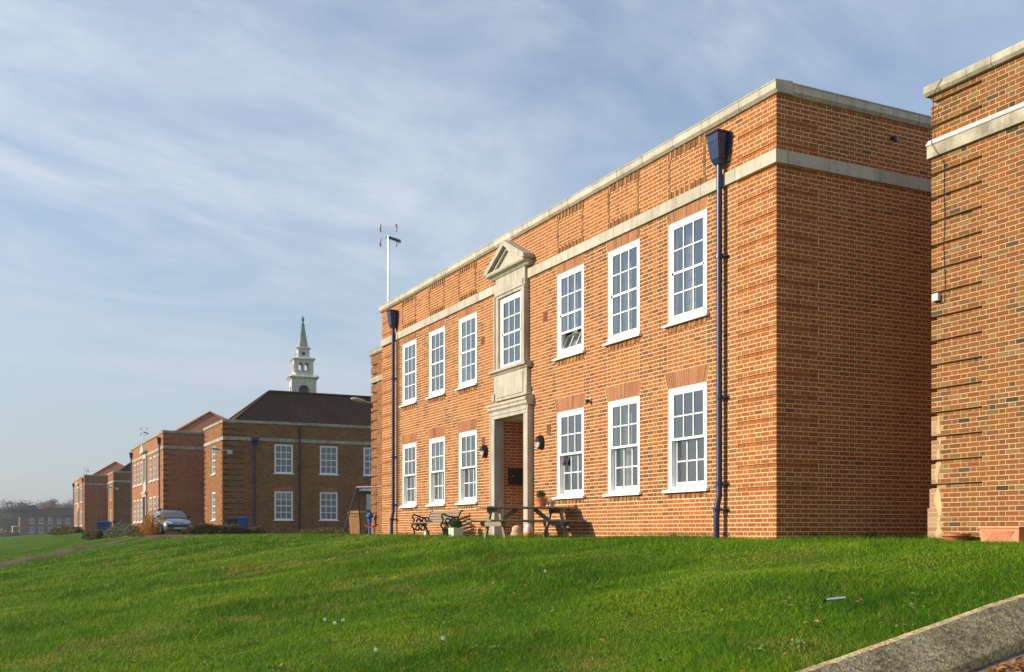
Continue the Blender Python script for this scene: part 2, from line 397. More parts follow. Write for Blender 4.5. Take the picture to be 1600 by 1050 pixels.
class MB:
    """collects shapes into one mesh"""
    def __init__(s): s.v = []; s.f = []
    def add(s, vs, fs):
        n = len(s.v); s.v += [tuple(p) for p in vs]; s.f += [tuple(i + n for i in f) for f in fs]; return s
    def box(s, x0, x1, y0, y1, z0, z1):
        return s.add([(x0, y0, z0), (x1, y0, z0), (x1, y1, z0), (x0, y1, z0), (x0, y0, z1), (x1, y0, z1), (x1, y1, z1), (x0, y1, z1)],
                     [(0, 3, 2, 1), (4, 5, 6, 7), (0, 1, 5, 4), (1, 2, 6, 5), (2, 3, 7, 6), (3, 0, 4, 7)])
    def frustum(s, z0, r0, z1, r1, c0=(0, 0), c1=None):
        """r = (x0,x1,y0,y1) rectangles at two heights"""
        a, b = r0, r1
        return s.add([(a[0], a[2], z0), (a[1], a[2], z0), (a[1], a[3], z0), (a[0], a[3], z0), (b[0], b[2], z1), (b[1], b[2], z1), (b[1], b[3], z1), (b[0], b[3], z1)],
                     [(0, 3, 2, 1), (4, 5, 6, 7), (0, 1, 5, 4), (1, 2, 6, 5), (2, 3, 7, 6), (3, 0, 4, 7)])
    def bar(s, a, b, w, h=None):
        """rectangular bar from a to b"""
        h = h or w
        a = Vector(a); b = Vector(b); d = (b - a).normalized()
        up = Vector((0, 0, 1)) if abs(d.z) < 0.95 else Vector((0, 1, 0))
        sx = d.cross(up).normalized() * w / 2; sy = sx.cross(d).normalized() * h / 2
        vs = [a - sx - sy, a + sx - sy, a + sx + sy, a - sx + sy, b - sx - sy, b + sx - sy, b + sx + sy, b - sx + sy]
        return s.add(vs, [(0, 3, 2, 1), (4, 5, 6, 7), (0, 1, 5, 4), (1, 2, 6, 5), (2, 3, 7, 6), (3, 0, 4, 7)])
    def tube(s, pts, r, n=8, caps=True):
        pts = [Vector(p) for p in pts]; rs = r if isinstance(r, (list, tuple)) else [r] * len(pts)
        rings = []
        up = None
        for i, p in enumerate(pts):
            d = (pts[min(i + 1, len(pts) - 1)] - pts[max(i - 1, 0)]).normalized()
            if up is None: up = Vector((0, 0, 1)) if abs(d.z) < 0.9 else Vector((1, 0, 0))
            sx = d.cross(up)
            if sx.length < 1e-4: sx = d.orthogonal()
            sx.normalize(); sy = sx.cross(d).normalized(); up = sy
            rings.append([p + (sx * math.cos(2 * PI * k / n) + sy * math.sin(2 * PI * k / n)) * rs[i] for k in range(n)])
        vs = [q for rg in rings for q in rg]; fs = []
        for i in range(len(pts) - 1):
            for k in range(n):
                a = i * n + k; b = i * n + (k + 1) % n
                fs.append((a, b, b + n, a + n))
        if caps:
            fs.append(tuple(range(n - 1, -1, -1))); fs.append(tuple((len(pts) - 1) * n + k for k in range(n)))
        return s.add(vs, fs)
    def lathe(s, prof, n=16, c=(0, 0, 0)):
        vs = []; fs = []
        for (r, z) in prof:
            for k in range(n):
                a = 2 * PI * k / n; vs.append((c[0] + r * math.cos(a), c[1] + r * math.sin(a), c[2] + z))
        for i in range(len(prof) - 1):
            for k in range(n):
                a = i * n + k; b = i * n + (k + 1) % n
                fs.append((a, b, b + n, a + n))
        fs.append(tuple(range(n - 1, -1, -1))); fs.append(tuple((len(prof) - 1) * n + k for k in range(n)))
        return s.add(vs, fs)
    def prism(s, poly, y0, y1):
        """polygon in XZ extruded along Y"""
        n = len(poly)
        vs = [(x, y0, z) for x, z in poly] + [(x, y1, z) for x, z in poly]
        fs = [tuple(range(n)), tuple(range(2 * n - 1, n - 1, -1))] + [(i, i + n, (i + 1) % n + n, (i + 1) % n) for i in range(n)]
        return s.add(vs, fs)
    def prism_x(s, poly, x0, x1):
        """polygon in YZ extruded along X"""
        n = len(poly)
        vs = [(x0, y, z) for y, z in poly] + [(x1, y, z) for y, z in poly]
        fs = [tuple(range(n - 1, -1, -1)), tuple(range(n, 2 * n))] + [(i, (i + 1) % n, (i + 1) % n + n, i + n) for i in range(n)]
        return s.add(vs, fs)
    def mesh(s, name, mat, smooth=False, bevel=0.0):
        flat = len(s.f) == 1 and len(s.f[0]) == 4
        me = bpy.data.meshes.new(name)
        me.from_pydata(s.v, [], s.f)
        bm = bmesh.new(); bm.from_mesh(me)
        if not flat: bmesh.ops.recalc_face_normals(bm, faces=bm.faces)
        if bevel:
            bmesh.ops.remove_doubles(bm, verts=bm.verts, dist=1e-5)
            bmesh.ops.bevel(bm, geom=list(bm.edges), offset=bevel, segments=1, affect='EDGES', profile=0.5)
        bm.to_mesh(me); bm.free()
        if isinstance(mat, str): mat = M[mat]
        me.materials.append(mat)
        if smooth:
            me.polygons.foreach_set('use_smooth', [True] * len(me.polygons))
            try: me.set_sharp_from_angle(angle=R_(40))
            except Exception: pass
        me.update()
        return me
    def build(s, name, mat, parent=None, loc=(0, 0, 0), rz=0.0, smooth=False, bevel=0.0):
        return link(name, s.mesh(name, mat, smooth, bevel), parent, loc, rz)

def np_mesh(name, verts, faces, mat, attr=None):
    """verts (n,3), faces (m,k) arrays; attr = (name, type, domain, data)"""
    me = bpy.data.meshes.new(name)
    nf, k = faces.shape
    me.vertices.add(len(verts)); me.vertices.foreach_set('co', np.ascontiguousarray(verts, dtype=np.float32).ravel())
    me.loops.add(nf * k); me.loops.foreach_set('vertex_index', np.ascontiguousarray(faces, dtype=np.int32).ravel())
    me.polygons.add(nf); me.polygons.foreach_set('loop_start', np.arange(0, nf * k, k, dtype=np.int32))
    if attr:
        a = me.attributes.new(attr[0], attr[1], attr[2])
        a.data.foreach_set('color' if 'COLOR' in attr[1] else 'value', np.ascontiguousarray(attr[3], dtype=np.float32).ravel())
    me.materials.append(M[mat]); me.polygons.foreach_set('use_smooth', np.zeros(nf, dtype=bool)); me.update(calc_edges=True); me.validate()
    return me

def leaf_mesh(name, centres, size, mat, jitter=0.4, tint=None):
    """leaf-sized quads at given centres, each turned its own way"""
    n = len(centres)
    a = rng.normal(size=(n, 3)); a /= np.linalg.norm(a, axis=1)[:, None]
    b = rng.normal(size=(n, 3)); b -= (b * a).sum(1)[:, None] * a; b /= np.linalg.norm(b, axis=1)[:, None]
    sz = size * (1 + jitter * (rng.random(n) * 2 - 1))[:, None]
    a = a * sz; b = b * sz * 0.6
    V = np.stack([centres - a, centres + b * 0.9, centres + a, centres - b * 0.9], 1).reshape(-1, 3)
    F = np.arange(n * 4).reshape(n, 4)
    t = rng.random(n) if tint is None else tint
    return np_mesh(name, V, F, mat, ('tint', 'FLOAT', 'FACE', t))

# ------------------------------------------------------------------ terrain
_tab = np.random.default_rng(5).random((256, 256))
def vnoise(x, y, s):
    x = np.asarray(x, float) / s; y = np.asarray(y, float) / s
    xi = np.floor(x).astype(int); yi = np.floor(y).astype(int); fx = x - xi; fy = y - yi
    fx = fx * fx * (3 - 2 * fx); fy = fy * fy * (3 - 2 * fy)
    g = lambda a, b: _tab[a % 256, b % 256]
    return (g(xi, yi) * (1 - fx) + g(xi + 1, yi) * fx) * (1 - fy) + (g(xi, yi + 1) * (1 - fx) + g(xi + 1, yi + 1) * fx) * fy - 0.5
def path_edge(y):
    """x of the kerb's lawn side, it runs a little askew to the walls"""
    return 8.05 + 0.15 * (-4.44 - np.clip(y, -16, 1.3))
def ground_z(x, y):
    x = np.asarray(x, float); y = np.asarray(y, float)
    d = np.clip(-y - 1.6, 0, None)
    slope = 0.153 * d - 0.0
    soft = 0.153 * (np.sqrt(d * d + 0.6) - np.sqrt(0.6))
    z = -np.where(d > 0, soft, 0)
    z = np.where(z < -1.3, -1.3 + (z + 1.3) * 0.55, z)
    z = np.where(z < -3.2, -3.2 + (z + 3.2) * 0.12, z)
    far = np.clip((-x - 160) / 200, 0, 1)
    z = z * (1 - 0.35 * far) - 1.15 * far
    w = np.clip(d / 2.5, 0, 1) * np.clip((7.4 - x) / 1.2, 0, 1)
    und = 0.17 * vnoise(x, y, 2.6) + 0.085 * vnoise(x + 31, y + 7, 1.15) + 0.035 * vnoise(x + 11, y + 57, 0.55)
    return z + w * und - 0.02
def axis(fine0, fine1, step, lo, hi):
    a = list(np.arange(fine0, fine1 + 1e-6, step))
    s = step
    while a[-1] < hi: s *= 1.18; a.append(min(a[-1] + s, hi))
    s = step
    while a[0] > lo: s *= 1.18; a.insert(0, max(a[0] - s, lo))
    return np.array(a)
PATH_X0 = 8.2                                # left edge of the kerb along the sunken path
gx = axis(-45, 13, 0.2, -900, 120); gy = axis(-16, 1, 0.2, -420, 420)
gx = np.sort(np.concatenate([gx[np.abs(gx - 8.15) > 0.15], [8.13, 8.15]]))
GX, GY = np.meshgrid(gx, gy, indexing='ij')
sunk = (GX > 8.14) & (GX < 11.2)
GX = GX + (path_edge(GY) - 8.05) * np.clip(1.6 - np.abs(GX - 9.3) / 3.0, 0, 1)
GZ = ground_z(GX, GY)
GZ = np.where(sunk & (GY < 1.2), GZ - 0.42, GZ)
verts = np.stack([GX, GY, GZ], -1).reshape(-1, 3)
ny = len(gy)
I, J = np.meshgrid(np.arange(len(gx) - 1), np.arange(ny - 1), indexing='ij')
base = (I * ny + J).ravel()
faces = np.stack([base, base + ny, base + ny + 1, base + 1], 1)
me = np_mesh('ground', verts, faces, 'lawn')
me.polygons.foreach_set('use_smooth', [True] * len(me.polygons))
ground = setp(link('ground', me), 'wide sloping green lawn below the brick buildings', None, None, 'structure')
gz = lambda x, y: float(ground_z(x, y))

# worn track crossing the lawn to the parked car
pts = [(-92, -30), (-70, -20.5), (-56, -14.5), (-47.5, -10.6), (-46.2, -7.6), (-47.6, -4.6), (-46.5, -2.9), (-42.5, -2.4), (-38, -2.2)]
pts = [spot(-160, 37), spot(0, 47.5), spot(60, 51), spot(120, 55), spot(175, 60), spot(215, 62), spot(250, 59), spot(285, 56), spot(310, 54)]
def smooth_line(pts, n=12):
    out = []
    for i in range(len(pts) - 1):
        p0 = pts[max(i - 1, 0)]; p1 = pts[i]; p2 = pts[i + 1]; p3 = pts[min(i + 2, len(pts) - 1)]
        for k in range(n):
            t = k / n
            out.append(tuple(0.5 * (2 * b + (c - a) * t + (2 * a - 5 * b + 4 * c - d) * t * t + (3 * b - a - 3 * c + d) * t ** 3) for a, b, c, d in zip(p0, p1, p2, p3)))
    return out + [pts[-1]]
ln = smooth_line(pts)
mb = MB(); vs = []; fs = []
for i, (x, y) in enumerate(ln):
    x2, y2 = ln[min(i + 1, len(ln) - 1)]; x1, y1 = ln[max(i - 1, 0)]
    dx, dy = x2 - x1, y2 - y1; L = math.hypot(dx, dy)
    for k in range(5):
        o = (k - 2) / 2 * (0.95 + 0.18 * math.sin(i * 1.7 + k))
        X, Y = x - dy / L * o, y + dx / L * o
        vs.append((X, Y, gz(X, Y) + 0.05 - 0.02 * abs(k - 2)))
    if i: fs += [((i - 1) * 5 + k, i * 5 + k, i * 5 + k + 1, (i - 1) * 5 + k + 1) for k in range(4)]
mb.add(vs, fs)
setp(mb.build('track', 'dirt_path'), 'worn brown earth track crossing the lawn towards the car', None, None, 'structure')

# sunken path with its kerb at the lower right
vs = []; fs = []
ys = np.arange(-16, 1.4, 0.4)
for i, y in enumerate(ys):
    z = gz(7.0, y) - 0.27
    e = float(path_edge(y))
    vs += [(e + 0.26, y, z - 0.004), (e + 0.6, y, z), (e + 2.9, y, z - 0.02)]
    if i: fs += [((i - 1) * 3 + k, i * 3 + k, i * 3 + k + 1, (i - 1) * 3 + k + 1) for k in range(2)]
setp(MB().add(vs, fs).build('path', 'path_surface'), 'sunken concrete path beside the lawn kerb', None, None, 'structure')
kerb = thing('kerb', 'speckled concrete kerb edging the lawn at the lower right', 'kerb', (0, 0, 0))
y = -15.9; k = 0
kl = 0.915 * 2
while y < 0.2:
    y1 = y + kl
    za, zb = gz(7.0, y) + 0.035, gz(7.0, y1) + 0.035
    prof = [(0.0, -0.45), (0.0, -0.015), (0.02, 0.0), (0.075, -0.008), (0.30, -0.235), (0.30, -0.45)]
    ea, eb = float(path_edge(y)), float(path_edge(y1))
    vs = [(ea + px, y + 0.006, za + pz) for px, pz in prof] + [(eb + px, y1 - 0.006, zb + pz) for px, pz in prof]
    n = len(prof)
    fs = [tuple(range(n)), tuple(range(2 * n - 1, n - 1, -1))] + [(i, i + n, (i + 1) % n + n, (i + 1) % n) for i in range(n)]
    MB().add(vs, fs).build('kerb_stone', 'kerb_concrete', kerb)
    y = y1

# ------------------------------------------------------------------ brickwork
CO = 0.075                                   # one course
J = 0.0065                                   # half a joint
PAL_FRONT = [(0.3768, 0.1213, 0.0329), (0.3934, 0.136, 0.0397), (0.3478, 0.1087, 0.0296), (0.4059, 0.1506, 0.0477), (0.3313, 0.1043, 0.0317), (0.3643, 0.1285, 0.0424)]
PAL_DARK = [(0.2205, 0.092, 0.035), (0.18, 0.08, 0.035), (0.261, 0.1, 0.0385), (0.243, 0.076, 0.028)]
PAL_SIDE = [(0.358, 0.1128, 0.028), (0.3737, 0.1265, 0.0337), (0.3304, 0.1011, 0.0252), (0.3856, 0.1401, 0.0405), (0.3147, 0.097, 0.0269), (0.3461, 0.1195, 0.036)]  # front palette scaled slightly darker, some of the flank's shade is in the colour
PAL_OLD = [(0.2429, 0.0899, 0.0306), (0.265, 0.1032, 0.0357), (0.2208, 0.0798, 0.0281), (0.2282, 0.0932, 0.0317), (0.2134, 0.1065, 0.0434), (0.184, 0.0832, 0.0332), (0.2797, 0.0998, 0.0281), (0.2576, 0.0932, 0.0306), (0.2429, 0.1464, 0.0612), (0.1546, 0.0798, 0.0383), (0.2502, 0.0998, 0.0357), (0.2208, 0.0865, 0.0306)]
PAL_BURNT = [(0.06, 0.048, 0.035), (0.09, 0.07, 0.05)]

def joints(pattern, u0, u1):
    """joint positions of a Flemish course measured from the corner; pattern A starts with a stretcher, B with header and closer"""
    out = [0.0]; d = 0.0
    seq = ['S', 'H'] if pattern == 'A' else ['H', 'Q']
    i = 0
    while d < u1 + 0.4:
        if pattern == 'A': k = 'SH'[i % 2]
        else: k = ('H', 'Q')[i] if i < 2 else 'SH'[i % 2]
        d += {'S': 0.225, 'H': 0.1125, 'Q': 0.05625}[k]; out.append(d); i += 1
    return out

class Bricks:
    def __init__(s): s.r = []            # u0,u1,z0,z1,front,back,colour
    def put(s, u0, u1, z0, z1, front, back, col): s.r.append((u0, u1, z0, z1, front, back, *col))
    def course(s, segs, jn, z0, front, back, pick):
        """fill segments (ua,ub) of one course with bricks whose joints are given"""
        for ua, ub in segs:
            if ub - ua < 0.03: continue
            cut = [ua] + [j for j in jn if ua + 0.045 < j < ub - 0.045] + [ub]
            for a, b in zip(cut[:-1], cut[1:]):
                fr = front(0.5 * (a + b)) if callable(front) else front
                s.put(a + J, b - J, z0 + J, z0 + CO - J, fr - random.uniform(0.0, 0.0012), fr + back, pick(0.5 * (a + b), z0))
    def geometry(s, rows):
        A = np.array(rows, float); n = len(A)
        u0, u1, z0, z1, f, b = (A[:, i] for i in range(6))
        V = np.empty((n, 8, 3))
        for i, (u, d, z) in enumerate([(u0, f, z0), (u1, f, z0), (u1, f, z1), (u0, f, z1), (u0, b, z0), (u1, b, z0), (u1, b, z1), (u0, b, z1)]):
            V[:, i, 0] = u; V[:, i, 1] = d; V[:, i, 2] = z
        Fq = np.array([(0, 1, 2, 3), (1, 5, 6, 2), (5, 4, 7, 6), (4, 0, 3, 7), (3, 2, 6, 7), (4, 5, 1, 0)])
        F = (np.arange(n)[:, None, None] * 8 + Fq[None]).reshape(-1, 4)
        C = np.concatenate([A[:, 6:9], np.ones((n, 1))], 1)
        C = np.repeat(C, 6, axis=0)
        return V.reshape(-1, 3), F, C
    def mass(s, name, rows, parent, mat='laid_brick'):
        V, F, C = s.geometry(rows)
        o = link(name, np_mesh(name, V, F, mat, ('brick_colour', 'FLOAT_COLOR', 'FACE', C)), parent)
        o['kind'] = 'stuff'
        return o
_brick_cache = {}
def single_brick(row, parent):
    u0, u1, z0, z1, f, b = row[:6]; col = tuple(row[6:9])
    w, d = round(u1 - u0, 3), round(b - f, 2)
    key = (w, d, col)
    if key not in _brick_cache:
        V, F, C = Bricks().geometry([(-w / 2, w / 2, -(z1 - z0) / 2, (z1 - z0) / 2, 0, d, *col)])
        _brick_cache[key] = np_mesh('brick', V, F, 'laid_brick', ('brick_colour', 'FLOAT_COLOR', 'FACE', C))
    o = bpy.data.objects.new('brick', _brick_cache[key]); COL.objects.link(o)
    o.parent = parent; o.location = ((u0 + u1) / 2, f, (z0 + z1) / 2)
    return o

def free(u0, u1, blocks):
    """parts of [u0,u1] outside the blocks"""
    seg = [(u0, u1)]
    for a, b in blocks:
        nx = []
        for p, q in seg:
            if b <= p or a >= q: nx.append((p, q)); continue
            if a > p: nx.append((p, a))
            if b < q: nx.append((b, q))
        seg = nx
    return seg
def wall_body(name, u0, u1, z0, z1, holes, grooves, front, back, mat, parent, loc=(0, 0, 0), rz=0.0, groove_depth=0.03, ends=(0, 0)):
    """the wall behind the bricks: holes=(ua,ub,za,zb) are openings, grooves are shallow recesses"""
    zs = sorted({z0, z1, *[h[2] for h in holes + grooves if z0 < h[2] < z1], *[h[3] for h in holes + grooves if z0 < h[3] < z1]})
    mb = MB()
    for za, zb in zip(zs[:-1], zs[1:]):
        zm = 0.5 * (za + zb)
        hb = [(h[0], h[1]) for h in holes if h[2] < zm < h[3]]
        gb = [(g[0], g[1]) for g in grooves if g[2] < zm < g[3]]
        for a, b in free(u0, u1, hb + gb): mb.box(a, b, front, back, za, zb)
        for g in gb:
            lo = g[0] + (groove_depth if g[0] <= u0 + 0.02 else 0); hi = g[1] - (groove_depth if g[1] >= u1 - 0.02 else 0)
            for a, b in free(max(lo, u0), min(hi, u1), hb): mb.box(a, b, front + groove_depth, back, za, zb)
    return mb.build(name, mat, parent, loc, rz)

# ------------------------------------------------------------------ windows
def sash_window(parent, u, z, w, h, stagger, near, curtain=0, seed=0, opened=False, sill=True):
    """white sliding sash, three panes wide and four high; local x along the wall, y into it"""
    rr = random.Random(seed)
    fr = 0.10; st = 0.05; bw = 0.024
    yu, yl = 0.055, (0.135 if stagger else 0.055)
    mb = MB()
    mb.box(0, fr, 0.022, 0.17, 0, h).box(w - fr, w, 0.022, 0.17, 0, h)
    mb.box(fr, w - fr, 0.022, 0.17, h - 0.085, h).box(fr, w - fr, 0.022, 0.17, 0, 0.06)
    win = mb.build('window', 'white_paint', parent, (u, 0, z))
    if sill:
        MB().prism_x([(-0.075, -0.055), (0.05, -0.055), (0.05, 0.012), (0.018, 0.012), (-0.075, -0.012)], -0.085, w + 0.085).build('sill', 'white_paint', win)
    x0, x1 = fr, w - fr
    mid = 0.06 + (h - 0.085 - 0.06) * 0.5
    for part, za, zb, y in (('upper_sash', mid - 0.022, h - 0.085, yu), ('lower_sash', 0.06, mid + 0.022, yl)):
        if stagger and part == 'lower_sash': pass
        top = 0.05 if part == 'upper_sash' else 0.045
        bot = 0.045 if part == 'upper_sash' else 0.085
        if not stagger: top = 0.045 if part == 'upper_sash' else 0.0; 
        tilt = opened and part == 'lower_sash'
        rails = MB()
        rails.box(x0 + 0.002, x0 + st, y - 0.02, y + 0.02, za, zb).box(x1 - st, x1 - 0.002, y - 0.02, y + 0.02, za, zb)
        if top: rails.box(x0 + st, x1 - st, y - 0.02, y + 0.02, zb - top, zb)
        rails.box(x0 + st, x1 - st, y - 0.02, y + 0.02, za, za + bot)
        px0, px1, pz0, pz1 = x0 + st, x1 - st, za + bot, zb - top
        pw = (px1 - px0) / 3; ph = (pz1 - pz0) / 2
        if opened and part == 'lower_sash':
            pz0 = za + bot + ph                   # only the upper row of lights is fixed here
            ph_f = ph; rows = 1
            rails.box(px0, px1, y - 0.018, y + 0.018, pz0 - 0.03, pz0 + 0.012)
        else: rows = 2
        for k in (1, 2): rails.box(px0 + pw * k - bw / 2, px0 + pw * k + bw / 2, y - 0.016, y + 0.016, pz0, pz1)
        if rows == 2: rails.box(px0, px1, y - 0.017, y + 0.017, pz0 + ph - bw / 2, pz0 + ph + bw / 2)
        sash = rails.build(part, 'white_paint', win)
        if near:
            for r in range(rows):
                for c in range(3):
                    a, b = px0 + pw * c, px0 + pw * (c + 1); p, q = pz0 + ph * r, pz0 + ph * (r + 1)
                    t = [rr.uniform(-0.0012, 0.0012) for _ in range(4)]
                    MB().add([(a, y + t[0], p), (b, y + t[1], p), (b, y + t[2], q), (a, y + t[3], q)], [(0, 1, 2, 3)]).build('pane', 'glass', win)
        else:
            MB().add([(px0, y, pz0), (px1, y, pz0), (px1, y, pz1), (px0, y, pz1)], [(0, 1, 2, 3)]).build('pane', 'glass', win)
        if opened and part == 'lower_sash':
            hz = za + bot + ph - 0.03; L = ph - 0.01; an = R_(24)
            T = Matrix.Translation((0, y, za + bot)) @ Matrix.Rotation(-an, 4, 'X')
            hop = MB()
            hop.box(px0 - 0.02, px0 + 0.03, -0.015, 0.015, 0, L).box(px1 - 0.03, px1 + 0.02, -0.015, 0.015, 0, L)
            hop.box(px0 + 0.03, px1 - 0.03, -0.015, 0.015, 0, 0.04).box(px0 + 0.03, px1 - 0.03, -0.015, 0.015, L - 0.035, L)
            for k in (1, 2): hop.box(px0 + pw * k - bw / 2, px0 + pw * k + bw / 2, -0.012, 0.012, 0.04, L - 0.035)
            hop.v = [tuple(T @ Vector(p)) for p in hop.v]
            hop.build('hopper_light', 'white_paint', win)
            for c in range(3):
                q = [T @ Vector(p) for p in ((px0 + pw * c, 0, 0.03), (px0 + pw * (c + 1), 0, 0.03), (px0 + pw * (c + 1), 0, L - 0.03), (px0 + pw * c, 0, L - 0.03))]
                MB().add(q, [(0, 1, 2, 3)]).build('pane', 'glass', win)
    d = 1.1 if near else 0.5
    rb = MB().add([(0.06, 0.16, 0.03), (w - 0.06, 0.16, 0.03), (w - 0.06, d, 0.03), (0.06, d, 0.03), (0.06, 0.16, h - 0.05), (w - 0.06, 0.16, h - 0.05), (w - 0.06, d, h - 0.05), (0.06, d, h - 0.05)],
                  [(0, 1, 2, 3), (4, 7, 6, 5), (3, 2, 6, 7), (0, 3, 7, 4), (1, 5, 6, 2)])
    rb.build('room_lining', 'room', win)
    if curtain:
        def drape(xa, xb, yy, amp):
            n = 14; vs = []
            for i in range(n + 1):
                t = i / n; x = xa + (xb - xa) * t; yo = yy + amp * math.sin(t * 16 + seed)
                vs += [(x, yo, 0.06), (x + 0.03 * math.sin(seed), yo, h - 0.08)]
            return MB().add(vs, [(2 * i, 2 * i + 2, 2 * i + 3, 2 * i + 1) for i in range(n)])
        if curtain in (1, 3): drape(0.10, 0.42, 0.32, 0.03).build('curtain', 'curtain', win)
        if curtain in (2, 3): drape(w - 0.30, w - 0.08, 0.32, 0.03).build('curtain', 'curtain', win)
        if curtain == 4: drape(0.10, w - 0.10, 0.5, 0.03).build('curtain', 'curtain', win)
    return win

def flat_arch(parent, u0, u1, z0, z1, splay, n, cols, y=0.0):
    """splayed arch of rubbed bricks on edge"""
    rows = []; V = []; C = []
    for i in range(n):
        t0, t1 = i / n, (i + 1) / n
        a0, a1 = u0 + (u1 - u0) * t0 + 0.0045, u0 + (u1 - u0) * t1 - 0.0045
        b0, b1 = (u0 - splay) + (u1 - u0 + 2 * splay) * t0 + 0.0045, (u0 - splay) + (u1 - u0 + 2 * splay) * t1 - 0.0045
        f = y - random.uniform(0.0, 0.0015); b = y + 0.03
        V += [(a0, f, z0 + 0.004), (a1, f, z0 + 0.004), (b1, f, z1 - 0.005), (b0, f, z1 - 0.005), (a0, b, z0 + 0.004), (a1, b, z0 + 0.004), (b1, b, z1 - 0.005), (b0, b, z1 - 0.005)]
        C.append((*random.choice(cols), 1))
    Fq = np.array([(0, 1, 2, 3), (1, 5, 6, 2), (4, 0, 3, 7), (3, 2, 6, 7), (4, 5, 1, 0)])
    F = (np.arange(n)[:, None, None] * 8 + Fq[None]).reshape(-1, 4)
    C = np.repeat(np.array(C), 5, axis=0)
    o = link('flat_arch', np_mesh('flat_arch', np.array(V), F, 'laid_brick', ('brick_colour', 'FLOAT_COLOR', 'FACE', C)), parent)
    o['kind'] = 'stuff'
PAL_ARCH = [(0.41, 0.17, 0.08), (0.44, 0.19, 0.095), (0.37, 0.15, 0.07), (0.39, 0.165, 0.085), (0.29, 0.115, 0.055)]
PAL_SOLD = [(0.3744, 0.1768, 0.0656), (0.3042, 0.1352, 0.0481), (0.4329, 0.208, 0.0788), (0.234, 0.104, 0.0394)]

def stones(name, u0, u1, z0, z1, out, inn, lengths, parent, mat='stone', prof=None, rz=0.0, loc=(0, 0, 0), start=0):
    """a run of stone blocks with open joints; profile (y,z) optional"""
    u = u0; k = start
    while u < u1 - 0.02:
        L = lengths[k % len(lengths)]; k += 1
        e = min(u + L, u1)
        if u1 - e < 0.25: e = u1
        p = prof or [(-out, z0), (inn, z0), (inn, z1), (-out, z1)]
        MB().prism_x(p, u + 0.003, e - 0.003).build(name, mat, parent, loc, rz, bevel=0.004)
        u = e

# ------------------------------------------------------------------ main building
MJ = 0.0022                                  # how far the mortar lies behind the brick face
LEN = 19.2; WZ = [(0.93, 2.84), (4.05, 5.94)]
WC = [-2.47, -4.635, -6.81, -12.375, -14.54, -16.735]
WW = 1.21; TOP = 7.275; B0, B1 = 6.15, 6.375; DC = -9.6
main = thing('brick_building', 'two-storey orange brick building with seven bays, stone doorway and pediment on the lawn', 'building')
G_IDX = [k for k in range(11, 96, 5)]
holes = [(c - WW / 2, c + WW / 2, a, b) for c in WC for a, b in WZ]
holes += [(DC - 0.86, DC + 0.86, -0.3, 3.05), (DC - 0.66, DC + 0.66, 4.1, 5.95)]
def grooves_at(ua, ub, zmax, idx=G_IDX): return [(ua, ub, k * CO, (k + 1) * CO) for k in idx if (k + 1) * CO < zmax - 0.02]
QF = 1.0; QS = 0.9
gro_f = grooves_at(-QF, 0.0, TOP) + grooves_at(-LEN, -LEN + QF, TOP)
front_wall = wall_body('front_wall', -LEN, -MJ, -0.4, TOP, holes, gro_f, MJ, 0.30, 'mortar', main)
SIDE_LEN = 8.6
gro_s = grooves_at(0.0, QS, TOP)
side_wall = wall_body('side_wall', 0.3005, SIDE_LEN, -0.4, TOP, [], gro_s, MJ, 0.30, 'mortar', main, (0, 0, 0), R_(90))
left_wall = wall_body('side_wall', -SIDE_LEN, -0.30, -0.4, TOP, [], [], 0.010, 0.30, 'brick_brown', main, (-LEN, 0, 0), R_(-90))
MB().box(-LEN + 0.02, -0.02, SIDE_LEN - 0.3, SIDE_LEN, -0.4, TOP).build('rear_wall', 'brick_brown', main)

bf = Bricks(); bsd = Bricks()
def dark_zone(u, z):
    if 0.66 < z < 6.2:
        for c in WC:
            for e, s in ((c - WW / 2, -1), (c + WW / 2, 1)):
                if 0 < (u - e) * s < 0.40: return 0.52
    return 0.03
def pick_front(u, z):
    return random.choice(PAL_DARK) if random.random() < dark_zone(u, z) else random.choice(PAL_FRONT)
def pick_side(u, z):
    r = random.random()
    return random.choice(PAL_SIDE) if r > 0.02 else random.choice(PAL_DARK)
def arch_block(c, z):
    out = []
    for (a, b), top, sp in ((WZ[0], 3.15, 0.10), (WZ[1], B0, 0.05)):
        zz = z + CO / 2
        if b - 0.02 < zz < top:
            e = sp * max(0.0, (zz - b) / (top - b)) + 0.004
            out.append((c - WW / 2 - e, c + WW / 2 + e))
    return out
ncourse = int(round(TOP / CO)) + 1
jA = {p: [-x for x in joints(p, 0, LEN)][::-1] for p in 'AB'}
jS = {p: joints(p, 0, SIDE_LEN) for p in 'AB'}
